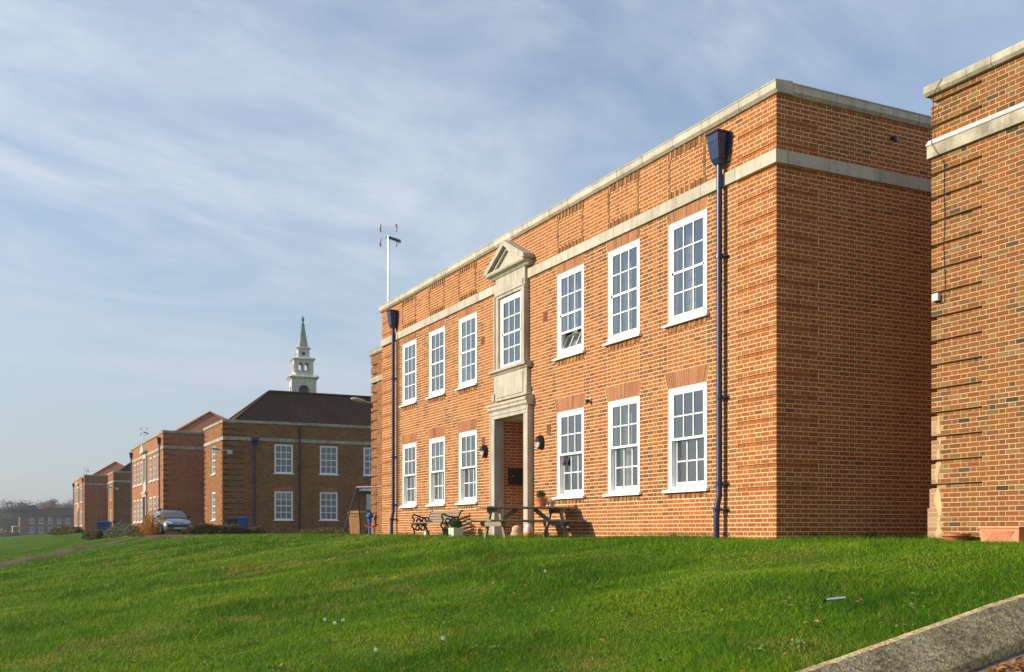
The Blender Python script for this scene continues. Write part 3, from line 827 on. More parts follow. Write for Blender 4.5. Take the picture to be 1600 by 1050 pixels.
for r in range(-3, ncourse):
    z = r * CO; zm = z + CO / 2
    if z + CO > TOP + 0.01: break
    pat = 'A' if r % 2 == 0 else 'B'
    groove = r in G_IDX
    blocks = []
    for c in WC:
        for k, (a, b) in enumerate(WZ):
            if a - 0.055 < zm < b: blocks.append((c - WW / 2, c + WW / 2))
            if a - 0.17 < zm < a - 0.055: blocks.append((c - WW / 2, c + WW / 2))       # bricks on edge under the sill
        blocks += arch_block(c, z)
        if B1 < zm < TOP:                                                             # framed panel in the parapet
            ins = 0.115 if (B1 + 0.15 < zm < TOP - 0.15) else WW / 2
            if ins == WW / 2: blocks.append((c - WW / 2, c + WW / 2))
            else: blocks += [(c - WW / 2, c - WW / 2 + ins), (c + WW / 2 - ins, c + WW / 2)]
    if zm < 3.42: blocks.append((DC - 1.04, DC + 1.04))
    elif zm < 4.2: blocks.append((DC - 0.90, DC + 0.90))
    elif zm < 6.6: blocks.append((DC - 0.84, DC + 0.84))
    if B0 < zm < B1: blocks.append((-LEN - 1, 1))
    segs = free(-LEN, 0, blocks)
    if zm > 0.68 and zm < 6.2:                                                        # straight joints run up from the window edges
        cuts = sorted(e for c in WC for e in (c - WW / 2, c + WW / 2))
        ns = []
        for a, b in segs:
            q = [a] + [e for e in cuts if a + 0.03 < e < b - 0.03] + [b]
            ns += list(zip(q[:-1], q[1:]))
        segs = ns
    if groove:
        ns = []
        for a, b in segs:
            q = [a] + [e for e in (-LEN + QF, -QF) if a + 0.03 < e < b - 0.03] + [b]
            ns += list(zip(q[:-1], q[1:]))
        segs = ns
    fdep = (lambda u: 0.024 if (u > -QF or u < -LEN + QF) else 0.0) if groove else 0.0
    if not segs: continue
    # corner brick returns round the corner
    first = 0.225 if pat == 'A' else 0.1125
    last = segs[-1]
    rec = 0.024 if groove else 0.0
    ret = 0.1125 if pat == 'A' else 0.225
    if last[1] > -0.01:
        segs = segs[:-1] + [(last[0], -first)]
        bf.put(-first + J, -rec, z + J, z + CO - J, rec, ret - J, random.choice(PAL_FRONT))
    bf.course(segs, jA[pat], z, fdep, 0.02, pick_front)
    ssegs = [] if B0 < zm < B1 else ([(ret, QS), (QS, SIDE_LEN)] if groove else [(ret, SIDE_LEN)])
    sdep = (lambda u: 0.024 if u < QS else 0.0) if groove else 0.0
    if ssegs: bsd.course(ssegs, jS['B' if pat == 'A' else 'A'], z, sdep, 0.02, pick_side)
# bricks on edge: sill courses and panel frames
edge = Bricks()
for c in WC:
    for a, b in WZ:
        n = 16; w = WW / n
        for i in range(n):
            u = c - WW / 2 + i * w
            edge.put(u + 0.006, u + w - 0.006, a - 0.165, a - 0.056, (-0.014 if i % 2 else -0.001) + random.uniform(-0.001, 0.001), 0.03, random.choice(PAL_SOLD))
    n = 16; w = WW / n
    for za, zb in ((B1 + 0.006, B1 + 0.144), (TOP - 0.144, TOP - 0.006)):
        for i in range(n):
            u = c - WW / 2 + i * w
            edge.put(u + 0.006, u + w - 0.006, za, zb, (-0.016 if i % 2 else 0.0), 0.03, random.choice(PAL_SOLD if i % 2 else PAL_DARK))
    k = 0; zz = B1 + 0.15
    while zz < TOP - 0.16:
        for u in (c - WW / 2, c + WW / 2 - 0.115):
            edge.put(u + 0.006, u + 0.107, zz + J, zz + CO - J, -0.016 * (k % 2), 0.03, random.choice(PAL_SOLD if k % 2 else PAL_DARK))
        zz += CO; k += 1
edge.mass('edge_bricks', edge.r, front_wall)
for c in WC:
    flat_arch(front_wall, c - WW / 2, c + WW / 2, 2.84, 3.15, 0.10, 19, PAL_ARCH)
    flat_arch(front_wall, c - WW / 2, c + WW / 2, 5.94, B0, 0.05, 19, PAL_ARCH)

def seen_area(row, side, ox=0.0, oy=0.0):
    u, z = 0.5 * (row[0] + row[1]), 0.5 * (row[2] + row[3])
    p = Vector((ox, oy + u, z)) if side else Vector((ox + u, oy, z))
    d = p - EYE; F = d.x * FX + d.y * FY; r = d.x * 0.4446 + d.y * 0.8957
    if not (-0.1 < 831 - 1651 * (z - EYE.z) / F and 800 + 1651 * r / F < 1600): return 0
    k = (0.8957 - 0.4446 * r / F) if side else (0.4446 + 0.8957 * r / F)
    return (row[1] - row[0]) * (row[3] - row[2]) * k / F ** 2
def lay(b, wall, keep):
    rest = []
    for i, row in enumerate(b.r):
        if i in keep: single_brick(row, wall)
        else: rest.append(row)
    b.mass('brickwork', rest, wall)
def ripe(row): return row[1] - row[0] > 0.09 and row[2] > 0.0
cand = [(seen_area(r, False), 'f', i) for i, r in enumerate(bf.r) if ripe(r) and r[5] - r[4] < 0.03] + [(seen_area(r, True) * (1 if r[1] < 2.2 else 0), 's', i) for i, r in enumerate(bsd.r) if ripe(r)]
cand.sort(reverse=True); cand = cand[:290]
lay(bf, front_wall, {i for _, w, i in cand if w == 'f'})
lay(bsd, side_wall, {i for _, w, i in cand if w == 's'})

# stone band and coping
LN = [0.93, 1.02, 0.88, 1.05, 0.97]
stones('band_stone', -LEN - 0.04, DC - 0.84, B0 + 0.003, B1 - 0.003, 0.045, 0.2, LN, main)
stones('band_stone', DC + 0.84, 0.045, B0 + 0.003, B1 - 0.003, 0.045, 0.2, LN, main, start=2)
stones('band_stone', 0.21, SIDE_LEN, B0 + 0.003, B1 - 0.003, 0.045, 0.2, LN, main, rz=R_(90), start=1)
cop = lambda y0: [(-y0, TOP + 0.055), (-y0 + 0.05, TOP + 0.003), (0.28, TOP + 0.003), (0.28, TOP + 0.225), (-y0 + 0.02, TOP + 0.205), (-y0 - 0.012, TOP + 0.195), (-y0 - 0.012, TOP + 0.175), (-y0, TOP + 0.17)]
stones('coping_stone', -LEN - 0.09, 0.088, 0, 0, 0, 0, LN, main, prof=cop(0.085))
stones('coping_stone', 0.283, SIDE_LEN + 0.1, 0, 0, 0, 0, LN, main, prof=cop(0.085), rz=R_(90))
stones('coping_stone', -SIDE_LEN, -0.29, 0, 0, 0, 0, [1.6], main, prof=cop(0.085), rz=R_(-90), loc=(-LEN, 0, 0))

def hip_roof(parent, x0, x1, y0, y1, z0, rise, mat, along='x', hip=4.2):
    mb = MB()
    if along == 'x':
        ym = (y0 + y1) / 2
        vs = [(x0, y0, z0), (x1, y0, z0), (x1, y1, z0), (x0, y1, z0), (x0 + hip, ym, z0 + rise), (x1 - hip, ym, z0 + rise)]
        fs = [(0, 1, 5, 4), (1, 2, 5), (2, 3, 4, 5), (3, 0, 4), (3, 2, 1, 0)]
    else:
        xm = (x0 + x1) / 2
        vs = [(x0, y0, z0), (x1, y0, z0), (x1, y1, z0), (x0, y1, z0), (xm, y0 + hip, z0 + rise), (xm, y1 - hip, z0 + rise)]
        fs = [(0, 1, 4), (1, 2, 5, 4), (2, 3, 5), (3, 0, 4, 5), (3, 2, 1, 0)]
    roof = mb.add(vs, fs).build('roof', mat, parent)
    rt = MB()
    a, b = Vector(vs[4]), Vector(vs[5])
    rt.tube([a + Vector((0, 0, 0.02)), b + Vector((0, 0, 0.02))], 0.11, 6)
    for i, j in ((0, 4), (1, 4 if along == 'y' else 5), (2, 5), (3, 4 if along == 'x' else 5)):
        rt.tube([Vector(vs[i]) + Vector((0, 0, 0.02)), Vector(vs[j]) + Vector((0, 0, 0.03))], 0.09, 6)
    rt.build('ridge_tiles', mat, roof)
    return roof
hip_roof(main, -LEN + 0.35, -0.35, 0.35, SIDE_LEN - 0.35, TOP - 0.25, 2.35, 'roof_orange', 'x', 5.2)

# windows of the main front
cur = {0: 3, 1: 3, 2: 4, 3: 4, 4: 4, 5: 4}
for i, c in enumerate(WC):
    sash_window(main, c - WW / 2, WZ[0][0], WW, WZ[0][1] - WZ[0][0], True, True, (1 if i in (1, 4) else 0), 10 + i)
    sash_window(main, c - WW / 2, WZ[1][0], WW, WZ[1][1] - WZ[1][0], False, True, (1, 1, 1, 4, 0, 0)[i], 30 + i, opened=(i == 2))
sash_window(main, DC - 0.61, 4.13, 1.22, 1.79, False, True, 0, 61, sill=False).location.y = -0.085

# stone doorway, panel, upper surround and pediment
sur = MB()
for s in (-1, 1):
    xa, xb = sorted((DC + s * 0.80, DC + s * 1.04))
    sur.box(xa, xb, -0.14, 0.12, -0.3, 2.95)
    xa, xb = sorted((DC + s * 0.985, DC + s * 1.045))
    sur.box(xa, xb, -0.155, 0.0, -0.3, 3.10)
sur.box(DC - 1.04, DC + 1.04, -0.14, 0.12, 2.953, 3.14)
sur.box(DC - 0.985, DC + 0.985, -0.155, 0.0, 3.04, 3.14)
surround = sur.build('door_surround', 'stone', main, bevel=0.006)
MB().prism_x([(0.02, 3.143), (-0.16, 3.143), (-0.20, 3.18), (-0.20, 3.23), (-0.235, 3.27), (-0.235, 3.315), (-0.16, 3.34), (0.02, 3.40)], DC - 1.09, DC + 1.09).build('cornice', 'stone', surround)
pn = MB()
pn.box(DC - 0.90, DC + 0.90, -0.10, 0.1, 3.402, 4.04)
pn.box(DC - 0.72, DC + 0.72, -0.118, -0.101, 3.47, 3.97)
for s in (-1, 1):
    xa, xb = sorted((DC + s * 0.84, DC + s * 0.96)); pn.box(xa, xb, -0.135, 0.0, 3.402, 3.60)
pn.build('apron_panel', 'stone', surround, bevel=0.005)
MB().prism_x([(0.1, 4.043), (-0.12, 4.043), (-0.15, 4.08), (-0.21, 4.105), (-0.21, 4.165), (-0.10, 4.185), (0.1, 4.185)], DC - 1.0, DC + 1.0).build('sill_moulding', 'stone', surround)
us = MB()
for s in (-1, 1):
    xa, xb = sorted((DC + s * 0.615, DC + s * 0.84)); us.box(xa, xb, -0.12, 0.1, 4.188, 5.93)
    xa, xb = sorted((DC + s * 0.77, DC + s * 0.84)); us.box(xa, xb, -0.145, -0.121, 4.188, 6.0)
us.box(DC - 0.84, DC + 0.84, -0.12, 0.1, 5.933, 6.17)
us.box(DC - 0.769, DC + 0.769, -0.145, -0.121, 6.0, 6.168)
us.build('window_surround', 'stone', surround, bevel=0.005)
MB().box(DC - 0.80, DC + 0.80, -0.10, 0.1, 6.173, 6.45).build('frieze', 'stone', surround, bevel=0.004)
pd = MB()
pd.prism_x([(0.0, 6.453), (-0.12, 6.453), (-0.17, 6.50), (-0.25, 6.53), (-0.275, 6.57), (-0.275, 6.60), (0.0, 6.60)], DC - 1.04, DC + 1.04)
pd.build('pediment_cornice', 'stone', surround)
pd = MB()
W2 = 1.10; zb_, za_ = 6.603, 7.20
pd.prism([(DC - W2 + 0.22, zb_), (DC + W2 - 0.22, zb_), (DC, za_ - 0.16)], -0.135, 0.05)
for s in (-1, 1):
    q = [(DC + s * W2, zb_ - 0.02), (DC + s * W2, zb_ + 0.07), (DC, za_ + 0.03), (DC, za_ - 0.10), (DC + s * (W2 - 0.17), zb_)]
    pd.prism(q, -0.29, 0.06)
    q = [(DC + s * (W2 - 0.20), zb_ + 0.001), (DC, za_ - 0.11), (DC, za_ - 0.19), (DC + s * (W2 - 0.36), zb_ + 0.001)]
    pd.prism(q, -0.20, 0.05)
pd.build('pediment', 'stone', surround)

# porch behind the doorway
PD = 1.5
porch = MB()
porch.box(DC + 0.81, DC + 0.86, 0.121, PD, -0.3, 2.968).box(DC - 0.86, DC + 0.86, PD, PD + 0.1, -0.3, 2.968)
porch.build('porch_lining', 'brick_orange', main)
MB().box(DC - 0.86, DC + 0.86, 0.121, PD + 0.1, 2.97, 3.05).build('porch_ceiling', 'white_paint', main)
pw_ = wall_body('porch_wall', 0.121, PD, -0.3, 2.965, [], [], MJ, 0.06, 'mortar', main, (DC - 0.815, 0, 0), R_(90))
pb = Bricks()
for r in range(-3, 40):
    z = r * CO
    if z + CO > 2.97: break
    pb.course([(0.125, PD)], [0.125 + q for q in joints('A' if r % 2 else 'B', 0, PD)], z, 0.0, 0.02, lambda u, zz: random.choice(PAL_FRONT))
pb.mass('brickwork', pb.r, pw_)
dr = MB().box(DC - 0.50, DC + 0.50, PD - 0.06, PD - 0.002, 0.05, 2.12).box(DC - 0.36, DC - 0.06, PD - 0.075, PD - 0.061, 0.25, 0.95).box(DC + 0.06, DC + 0.36, PD - 0.075, PD - 0.061, 0.25, 0.95)
door = dr.build('door', 'brown_door', main)
MB().lathe([(0.03, 0), (0.03, 0.05)], 8).build('door_handle', 'steel', door, (DC + 0.4, PD - 0.1, 1.05))
MB().box(DC - 0.80, DC + 0.80, -0.30, PD, -0.3, 0.03).box(DC - 0.95, DC + 0.95, -0.62, -0.301, -0.3, -0.012).build('doorstep', 'concrete_slab', main, bevel=0.01)

# air bricks set in the wall
def air_brick(x, z, w=0.215, h=0.14):
    mb = MB().box(x - w / 2, x + w / 2, -0.004, 0.02, z - h / 2, z + h / 2)
    for i in range(4): mb.box(x - w / 2 + 0.02 + i * 0.048, x - w / 2 + 0.05 + i * 0.048, -0.008, -0.0041, z - h / 2 + 0.015, z + h / 2 - 0.015)
    mb.build('air_vent', 'air_brick', main)
for x, z in ((-7.80, 2.50), (-11.36, 2.50)): air_brick(x, z, 0.17, 0.21)
for x, z in ((-7.95, 5.10), (-11.38, 5.10)): air_brick(x, z, 0.215, 0.215)
air_brick(-1.3, 0.11, 0.22, 0.07); air_brick(-2.9, 0.11, 0.22, 0.07)

# drainpipes
def downpipe(parent, x, zt=6.50, y=-0.105, r=0.052, kick=True):
    """cast pipe with a tapered hopper head; local to the front wall plane"""
    mb = MB()
    z0 = -0.25
    if kick: pth = [(x, y, zt + 0.05), (x, y, 0.78), (x - 0.015, y - 0.03, 0.62), (x - 0.02, y - 0.045, 0.40), (x - 0.02, y - 0.045, z0)]
    else: pth = [(x, y, zt + 0.05), (x, y, z0)]
    mb.tube(pth, r, 12)
    pipe = mb.build('downpipe', 'navy_paint', parent, smooth=True)
    hp = MB()
    hp.frustum(zt + 0.02, (x - 0.07, x + 0.07, y - 0.06, -0.05), zt + 0.11, (x - 0.105, x + 0.105, y - 0.10, -0.05))
    hp.frustum(zt + 0.113, (x - 0.115, x + 0.115, y - 0.105, -0.05), zt + 0.41, (x - 0.145, x + 0.145, y - 0.145, -0.05))
    hp.frustum(zt + 0.413, (x - 0.150, x + 0.150, y - 0.150, -0.05), zt + 0.54, (x - 0.155, x + 0.155, y - 0.155, -0.05))
    hp.frustum(zt + 0.543, (x - 0.175, x + 0.175, y - 0.175, -0.05), zt + 0.57, (x - 0.182, x + 0.182, y - 0.182, -0.05))
    hp.box(x - 0.21, x + 0.21, -0.045, -0.012, zt + 0.18, zt + 0.56)
    hp.build('hopper_head', 'navy_paint', pipe)
    for z in (0.95, 0.5, 2.45, 4.9):
        yy = y - (0.045 if z < 0.7 and kick else 0)
        b = MB().lathe([(r + 0.014, 0), (r + 0.014, 0.07)], 12, (x - (0.02 if z < 0.7 and kick else 0), yy, z))
        b.box(x - 0.015, x + 0.13, -0.05, -0.012, z + 0.015, z + 0.05).box(x + 0.08, x + 0.13, -0.09, -0.051, z + 0.015, z + 0.05).box(x - 0.02, x + 0.02, yy + r, -0.0505, z + 0.015, z + 0.05)
        b.build('pipe_bracket', 'navy_paint', pipe)
    return pipe
downpipe(main, -1.36)
downpipe(main, -LEN + 1.36)
MB().tube([(-LEN + 1.60, -0.04, 6.3), (-LEN + 1.60, -0.04, 0.9)], 0.02, 6).build('cable_conduit', 'soil_pipe', main)
# flue on the flank
MB().tube([(-0.01, 2.55, 6.97), (0.07, 2.55, 6.97), (0.085, 2.55, 6.90)], 0.035, 10).build('flue_pipe', 'soil_pipe', main)

# ------------------------------------------------------------------ older wing at the right edge
RX, RY, RL = 1.55, 1.78, 7.0
old = thing('old_brick_building', 'older mottled brick building with weathered coping at the right edge', 'building', (RX, RY, 0))
OT = 6.975
RG = [k for k in range(11, 92, 5)]
og = grooves_at(0.0, 0.95, OT, RG)
old_wall = wall_body('front_wall', MJ, RL, -0.4, OT, [], og, MJ, 0.30, 'mortar_old', old, groove_depth=0.061)
MB().box(0.004, 0.3, 0.302, 8.0, -0.4, OT).build('side_wall', 'brick_brown', old)
MB().box(RL - 0.3, RL, 0.302, 8.0, -0.4, OT).box(0.302, RL - 0.302, 7.7, 8.0, -0.4, OT).build('rear_wall', 'brick_brown', old)
MB().box(0.301, RL - 0.301, 0.301, 7.69, OT - 0.5, OT - 0.3).build('flat_roof', 'lead', old)
bo = Bricks()
def pick_old(u, z):
    r = random.random()
    if r < 0.025: return random.choice(PAL_BURNT)
    return random.choice(PAL_OLD)
for r in range(-3, 100):
    z = r * CO; zm = z + CO / 2
    if z + CO > OT + 0.01: break
    if 6.0 < zm < 6.29: continue
    st = 0.0
    if zm < 0.50: st = -0.075
    elif zm < 0.80: st = -0.035
    groove = r in RG
    fd = (lambda u: 0.060 if u < 0.95 else 0.0) if groove else 0.0
    pat = 'A' if r % 2 else 'B'
    d0 = 0.225 if pat == 'A' else 0.1125
    rec = 0.060 if groove else 0.0
    bo.put(st + rec, d0 - J, z + J, z + CO - J, rec, 0.1, (random.choice([(0.44, 0.29, 0.18), (0.40, 0.24, 0.15), (0.36, 0.19, 0.11)]) if z < 1.9 else pick_old(0, z)))
    bo.course([(d0, 0.95), (0.95, RL)] if groove else [(d0, RL)], joints(pat, 0, RL), z, fd, 0.03, pick_old)
cand = sorted(((seen_area(r, False, RX, RY), i) for i, r in enumerate(bo.r) if ripe(r) and r[5] - r[4] < 0.05), reverse=True)[:290]
lay(bo, old_wall, {i for _, i in cand})
MB().box(-0.072, -0.0005, 0.004, 0.3, -0.4, 0.497).box(-0.032, -0.0005, 0.004, 0.3, 0.4975, 0.797).build('plinth', 'mortar_old', old)
# cement smeared over the corner
sm = MB(); vs = []; nz_ = 70
for k in range(nz_ + 1):
    z = 1.95 * k / nz_
    c = 0.135 + 0.02 * math.sin(z * 5) + 0.012 * math.sin(z * 17); w = max(0.004, 0.045 + 0.03 * math.sin(z * 11 + 1) + random.uniform(-0.018, 0.018)) * (1 - 0.55 * z / 1.95)
    st_ = 0.0
    vs += [(c - w, -0.0025, z), (c + w, -0.0025, z)]
sm.add(vs, [(2 * k, 2 * k + 1, 2 * k + 3, 2 * k + 2) for k in range(nz_) if int(k / nz_ * 1.95 / CO) not in RG])
sm.build('cement_smear', 'mortar_old', old_wall)['kind'] = 'stuff'
stones('band_stone', -0.05, RL, 6.003, 6.20, 0.05, 0.2, [1.9, 2.3], old, mat='stone_old')
MB().prism_x([(-0.06, 6.203), (-0.065, 6.215), (-0.058, 6.235), (-0.003, 6.30), (0.05, 6.30), (0.05, 6.203)], -0.055, 1.15).build('lead_flashing', 'lead', old)
MB().prism_x([(-0.062, 6.203), (-0.068, 6.218), (-0.056, 6.232), (-0.003, 6.298), (0.05, 6.298), (0.05, 6.203)], 1.156, RL).build('lead_flashing', 'lead', old)
stones('coping_stone', -0.07, RL, 0, 0, 0, 0, [1.25, 1.4, 1.1], old, mat='stone_old', prof=[(-0.10, OT + 0.05), (-0.06, OT + 0.003), (0.28, OT + 0.003), (0.28, OT + 0.19), (-0.08, OT + 0.165), (-0.10, OT + 0.15)])
cb = MB().tube([Vector(p) for p in smooth_line([(0.30, -0.11, 7.13), (0.16, -0.12, 6.92), (0.06, -0.03, 6.55), (0.07, -0.075, 6.24), (0.16, -0.075, 6.06), (0.26, -0.015, 5.85), (0.255, -0.012, 5.5), (0.27, -0.012, 5.0), (0.25, -0.012, 4.55), (0.275, -0.012, 4.1), (0.27, -0.012, 3.78), (0.23, -0.012, 3.70), (0.16, -0.014, 3.71), (0.13, -0.015, 3.76)], 6)], 0.005, 5)
cb.build('loose_cable', 'rubber', old)
jb = MB().box(RX + 0.06, RX + 0.19, RY - 0.07, RY - 0.0025, 3.74, 3.86).build('junction_box', 'grey_plastic', None, bevel=0.008)
setp(jb, 'small white junction box on the older brick wall at right', 'junction box')

# ------------------------------------------------------------------ further blocks and wings of the same estate
def low_window(parent, u, z, w=1.21, h=1.89, bars=True):
    mb = MB()
    mb.box(0, 0.10, 0.02, 0.14, 0, h).box(w - 0.10, w, 0.02, 0.14, 0, h).box(0.10, w - 0.10, 0.02, 0.14, h - 0.10, h).box(0.10, w - 0.10, 0.02, 0.14, 0, 0.09)
    win = mb.build('window', 'white_paint', parent, (u, 0, z))
    b = MB()
    for k in (1, 2): b.box(0.1 + (w - 0.2) * k / 3 - 0.02, 0.1 + (w - 0.2) * k / 3 + 0.02, 0.045, 0.075, 0.09, h - 0.10)
    for k in (1, 2, 3):
        t = 0.03 if k == 2 else 0.02
        b.box(0.1, w - 0.1, 0.044, 0.076, 0.09 + (h - 0.19) * k / 4 - t, 0.09 + (h - 0.19) * k / 4 + t)
    b.build('glazing_bars', 'white_paint', win)
    MB().add([(0.1, 0.08, 0.09), (w - 0.1, 0.08, 0.09), (w - 0.1, 0.08, h - 0.1), (0.1, 0.08, h - 0.1)], [(0, 1, 2, 3)]).build('pane', 'far_glass', win)
    MB().box(-0.085, w + 0.085, -0.07, 0.04, -0.06, -0.001).build('sill', 'white_paint', win)
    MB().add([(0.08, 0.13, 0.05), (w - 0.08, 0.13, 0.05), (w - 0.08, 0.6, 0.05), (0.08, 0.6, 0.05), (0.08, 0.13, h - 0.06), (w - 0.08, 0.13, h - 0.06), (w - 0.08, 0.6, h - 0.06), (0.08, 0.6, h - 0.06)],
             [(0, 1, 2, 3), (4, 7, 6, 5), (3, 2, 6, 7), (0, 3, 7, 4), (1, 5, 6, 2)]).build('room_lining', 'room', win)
    if random.random() < 0.3:
        hh = random.choice([h * 0.45, h * 0.8, h - 0.12])
        MB().box(0.12, w - 0.12, 0.16, 0.17, h - 0.1 - hh * 0.7, h - 0.10).build('blind', 'curtain', win)
    return win

def far_block(xr, y0, label, pipes=True):
    """the same seven-bay block further along the row"""
    t = thing('brick_block', label, 'building', (xr, y0, 0), group='matching seven-bay blocks along the row')
    w = wall_body('front_wall', -LEN, -0.004, -0.5, TOP, holes, gro_f, 0.0, 0.3, 'brick_orange', t, groove_depth=0.025)
    wall_body('side_wall', 0.0, SIDE_LEN, -0.5, TOP, [], gro_s, 0.0, 0.3, 'brick_orange', t, (0, 0, 0), R_(90), groove_depth=0.025)
    MB().box(-LEN, -LEN + 0.3, 0.301, SIDE_LEN, -0.5, TOP).box(-LEN + 0.301, -0.301, SIDE_LEN - 0.3, SIDE_LEN, -0.5, TOP).build('rear_wall', 'brick_brown', t)
    for c in WC:
        for a, b in WZ:
            low_window(t, c - WW / 2, a, WW, b - a)
            MB().box(c - WW / 2, c + WW / 2, -0.012, 0.05, a - 0.17, a - 0.063).build('sill_course', 'brick_brown', t)
    for u0, u1, k in ((-LEN - 0.04, DC - 0.86, 0), (DC + 0.86, 0.045, 2)): stones('band_stone', u0, u1, B0, B1, 0.045, 0.2, [2.9], t, mat='stone_old', start=k)
    stones('band_stone', 0.21, SIDE_LEN, B0, B1, 0.045, 0.2, [2.9], t, mat='stone_old', rz=R_(90))
    stones('coping_stone', -LEN - 0.09, 0.088, 0, 0, 0, 0, [2.9], t, mat='stone_old', prof=cop(0.085))
    stones('coping_stone', 0.283, SIDE_LEN, 0, 0, 0, 0, [2.9], t, mat='stone_old', prof=cop(0.085), rz=R_(90))
    hip_roof(t, -LEN + 0.35, -0.35, 0.35, SIDE_LEN - 0.35, TOP - 0.25, 2.5, 'roof_orange', 'x', 5.2)
    s = MB()
    for k in (-1, 1):
        xa, xb = sorted((DC + k * 0.80, DC + k * 1.04)); s.box(xa, xb, -0.14, 0.3, -0.3, 2.95)
        xa, xb = sorted((DC + k * 0.62, DC + k * 0.86)); s.box(xa, xb, -0.12, 0.3, 4.05, 6.0)
    s.box(DC - 1.04, DC + 1.04, -0.14, 0.3, 2.953, 3.14).box(DC - 1.10, DC + 1.10, -0.22, 0.3, 3.143, 3.35).box(DC - 0.88, DC + 0.88, -0.1, 0.1, 3.353, 4.02)
    s.box(DC - 0.86, DC + 0.86, -0.12, 0.3, 6.003, 6.45)
    s.prism([(DC - 1.1, 6.453), (DC + 1.1, 6.453), (DC + 1.1, 6.6), (DC, 7.15), (DC - 1.1, 6.6)], -0.34, 0.02)
    s.build('door_surround', 'stone', t)
    low_window(t, DC - 0.61, 4.13, 1.22, 1.85)
    MB().box(DC - 0.8, DC + 0.8, 0.9, 1.0, -0.3, 2.95).box(DC - 0.85, DC - 0.802, 0.31, 1.0, -0.3, 2.95).box(DC + 0.802, DC + 0.85, 0.31, 1.0, -0.3, 2.95).box(DC - 0.85, DC + 0.85, 0.31, 1.0, 2.953, 3.0).build('porch_lining', 'dark_door', t)
    if pipes:
        downpipe(t, -1.36); downpipe(t, -LEN + 1.0)
    return t

def wing(x0, x1, y, depth, label, roof=True, side=True, ridge=9.9):
    """set-back two-storey wing with a long flank"""
    t = thing('brick_wing', label, 'building', (x1, y, 0), group='set-back brick wings along the row')
    wd = x1 - x0
    hf = [(-wd / 2 - 0.6, -wd / 2 + 0.6, a, b) for a, b in WZ] if side else []
    gf = grooves_at(-0.75, 0.0, TOP) + grooves_at(-wd, -wd + 0.75, TOP)
    wall_body('front_wall', -wd, -0.004, -0.5, TOP, hf, gf, 0.0, 0.3, 'brick_brown', t, groove_depth=0.06)
    MB().box(-wd - 0.05, 0.05, -0.05, -0.003, -0.5, 0.32).build('plinth', 'brick_brown', t)
    offs = [3.35 + 3.1 * k for k in range(int((depth - 4) / 3.1))]
    sw = thing_side = None
    hs = []
    if side:
        for i, o in enumerate(offs):
            hs.append((o, o + 1.25, WZ[1][0], WZ[1][1] + 0.05))
            hs.append((o, o + 1.25, WZ[0][0], WZ[0][1]) if i != 2 else (o + 0.05, o + 1.15, 0.0, 2.75))
    swall = wall_body('side_wall', 0.0, depth, -0.5, TOP, hs, grooves_at(0.0, 1.35, TOP), 0.0, 0.3, 'brick_brown', t, (0, 0, 0), R_(90), groove_depth=0.06)
    MB().box(-wd, -wd + 0.3, 0.301, depth, -0.5, TOP).box(-wd + 0.301, -0.301, depth - 0.3, depth, -0.5, TOP).build('rear_wall', 'brick_brown', t)
    for a, b in WZ:
        if side: low_window(t, -wd / 2 - 0.6, a, 1.2, b - a)
    if side:
        for i, o in enumerate(offs):
            e = low_window(t, 0, 0, 1.25, WZ[1][1] + 0.05 - WZ[1][0]); e.location = (0, o, WZ[1][0]); e.rotation_euler.z = R_(90)
            if i != 2:
                e = low_window(t, 0, 0, 1.25, WZ[0][1] - WZ[0][0]); e.location = (0, o, WZ[0][0]); e.rotation_euler.z = R_(90)
            else:
                d = MB().box(o + 0.05, o + 1.15, 0.06, 0.12, 0.0, 1.65).box(o + 0.05, o + 0.2, 0.06, 0.12, 1.651, 2.749).box(o + 1.0, o + 1.15, 0.06, 0.12, 1.651, 2.749).build('door', 'brown_door', t, rz=R_(90))
                MB().add([(o + 0.2, 0.09, 1.65), (o + 1.0, 0.09, 1.65), (o + 1.0, 0.09, 2.75), (o + 0.2, 0.09, 2.75)], [(0, 1, 2, 3)]).build('pane', 'glass', d)
                MB().box(o + 0.06, o + 1.14, 0.2, 0.3, 0.0, 2.74).build('door_backing', 'dark_door', d)
                MB().box(o - 0.3, o + 1.5, -0.7, -0.004, 2.95, 3.10).build('canopy', 'white_paint', t, rz=R_(90))
            MB().box(o - 0.02, o + 1.27, -0.012, 0.05, WZ[0][1] + 0.003, WZ[0][1] + 0.30).build('flat_arch', 'brick_orange', t, rz=R_(90))
    stones('band_stone', -wd - 0.04, 0.045, B0, B1, 0.045, 0.2, [2.3], t, mat='stone_old')
    stones('band_stone', 0.21, depth, B0, B1, 0.045, 0.2, [2.3], t, mat='stone_old', rz=R_(90))
    stones('coping_stone', -wd - 0.09, 0.088, 0, 0, 0, 0, [2.3], t, prof=cop(0.085), mat='stone_old')
    stones('coping_stone', 0.283, depth, 0, 0, 0, 0, [2.3], t, prof=cop(0.085), rz=R_(90), mat='stone_old')
    if roof: hip_roof(t, -wd + 0.3, -0.3, 0.4, depth + 4, TOP - 0.15, ridge - TOP + 0.15, 'roof_dark', 'y', 3.4)
    else: MB().box(-wd + 0.301, -0.301, 0.301, depth - 0.301, TOP - 0.5, TOP - 0.3).build('flat_roof', 'lead', t)
    return t
def on_flank(obj_list, parent):
    for o in obj_list: o.parent = parent
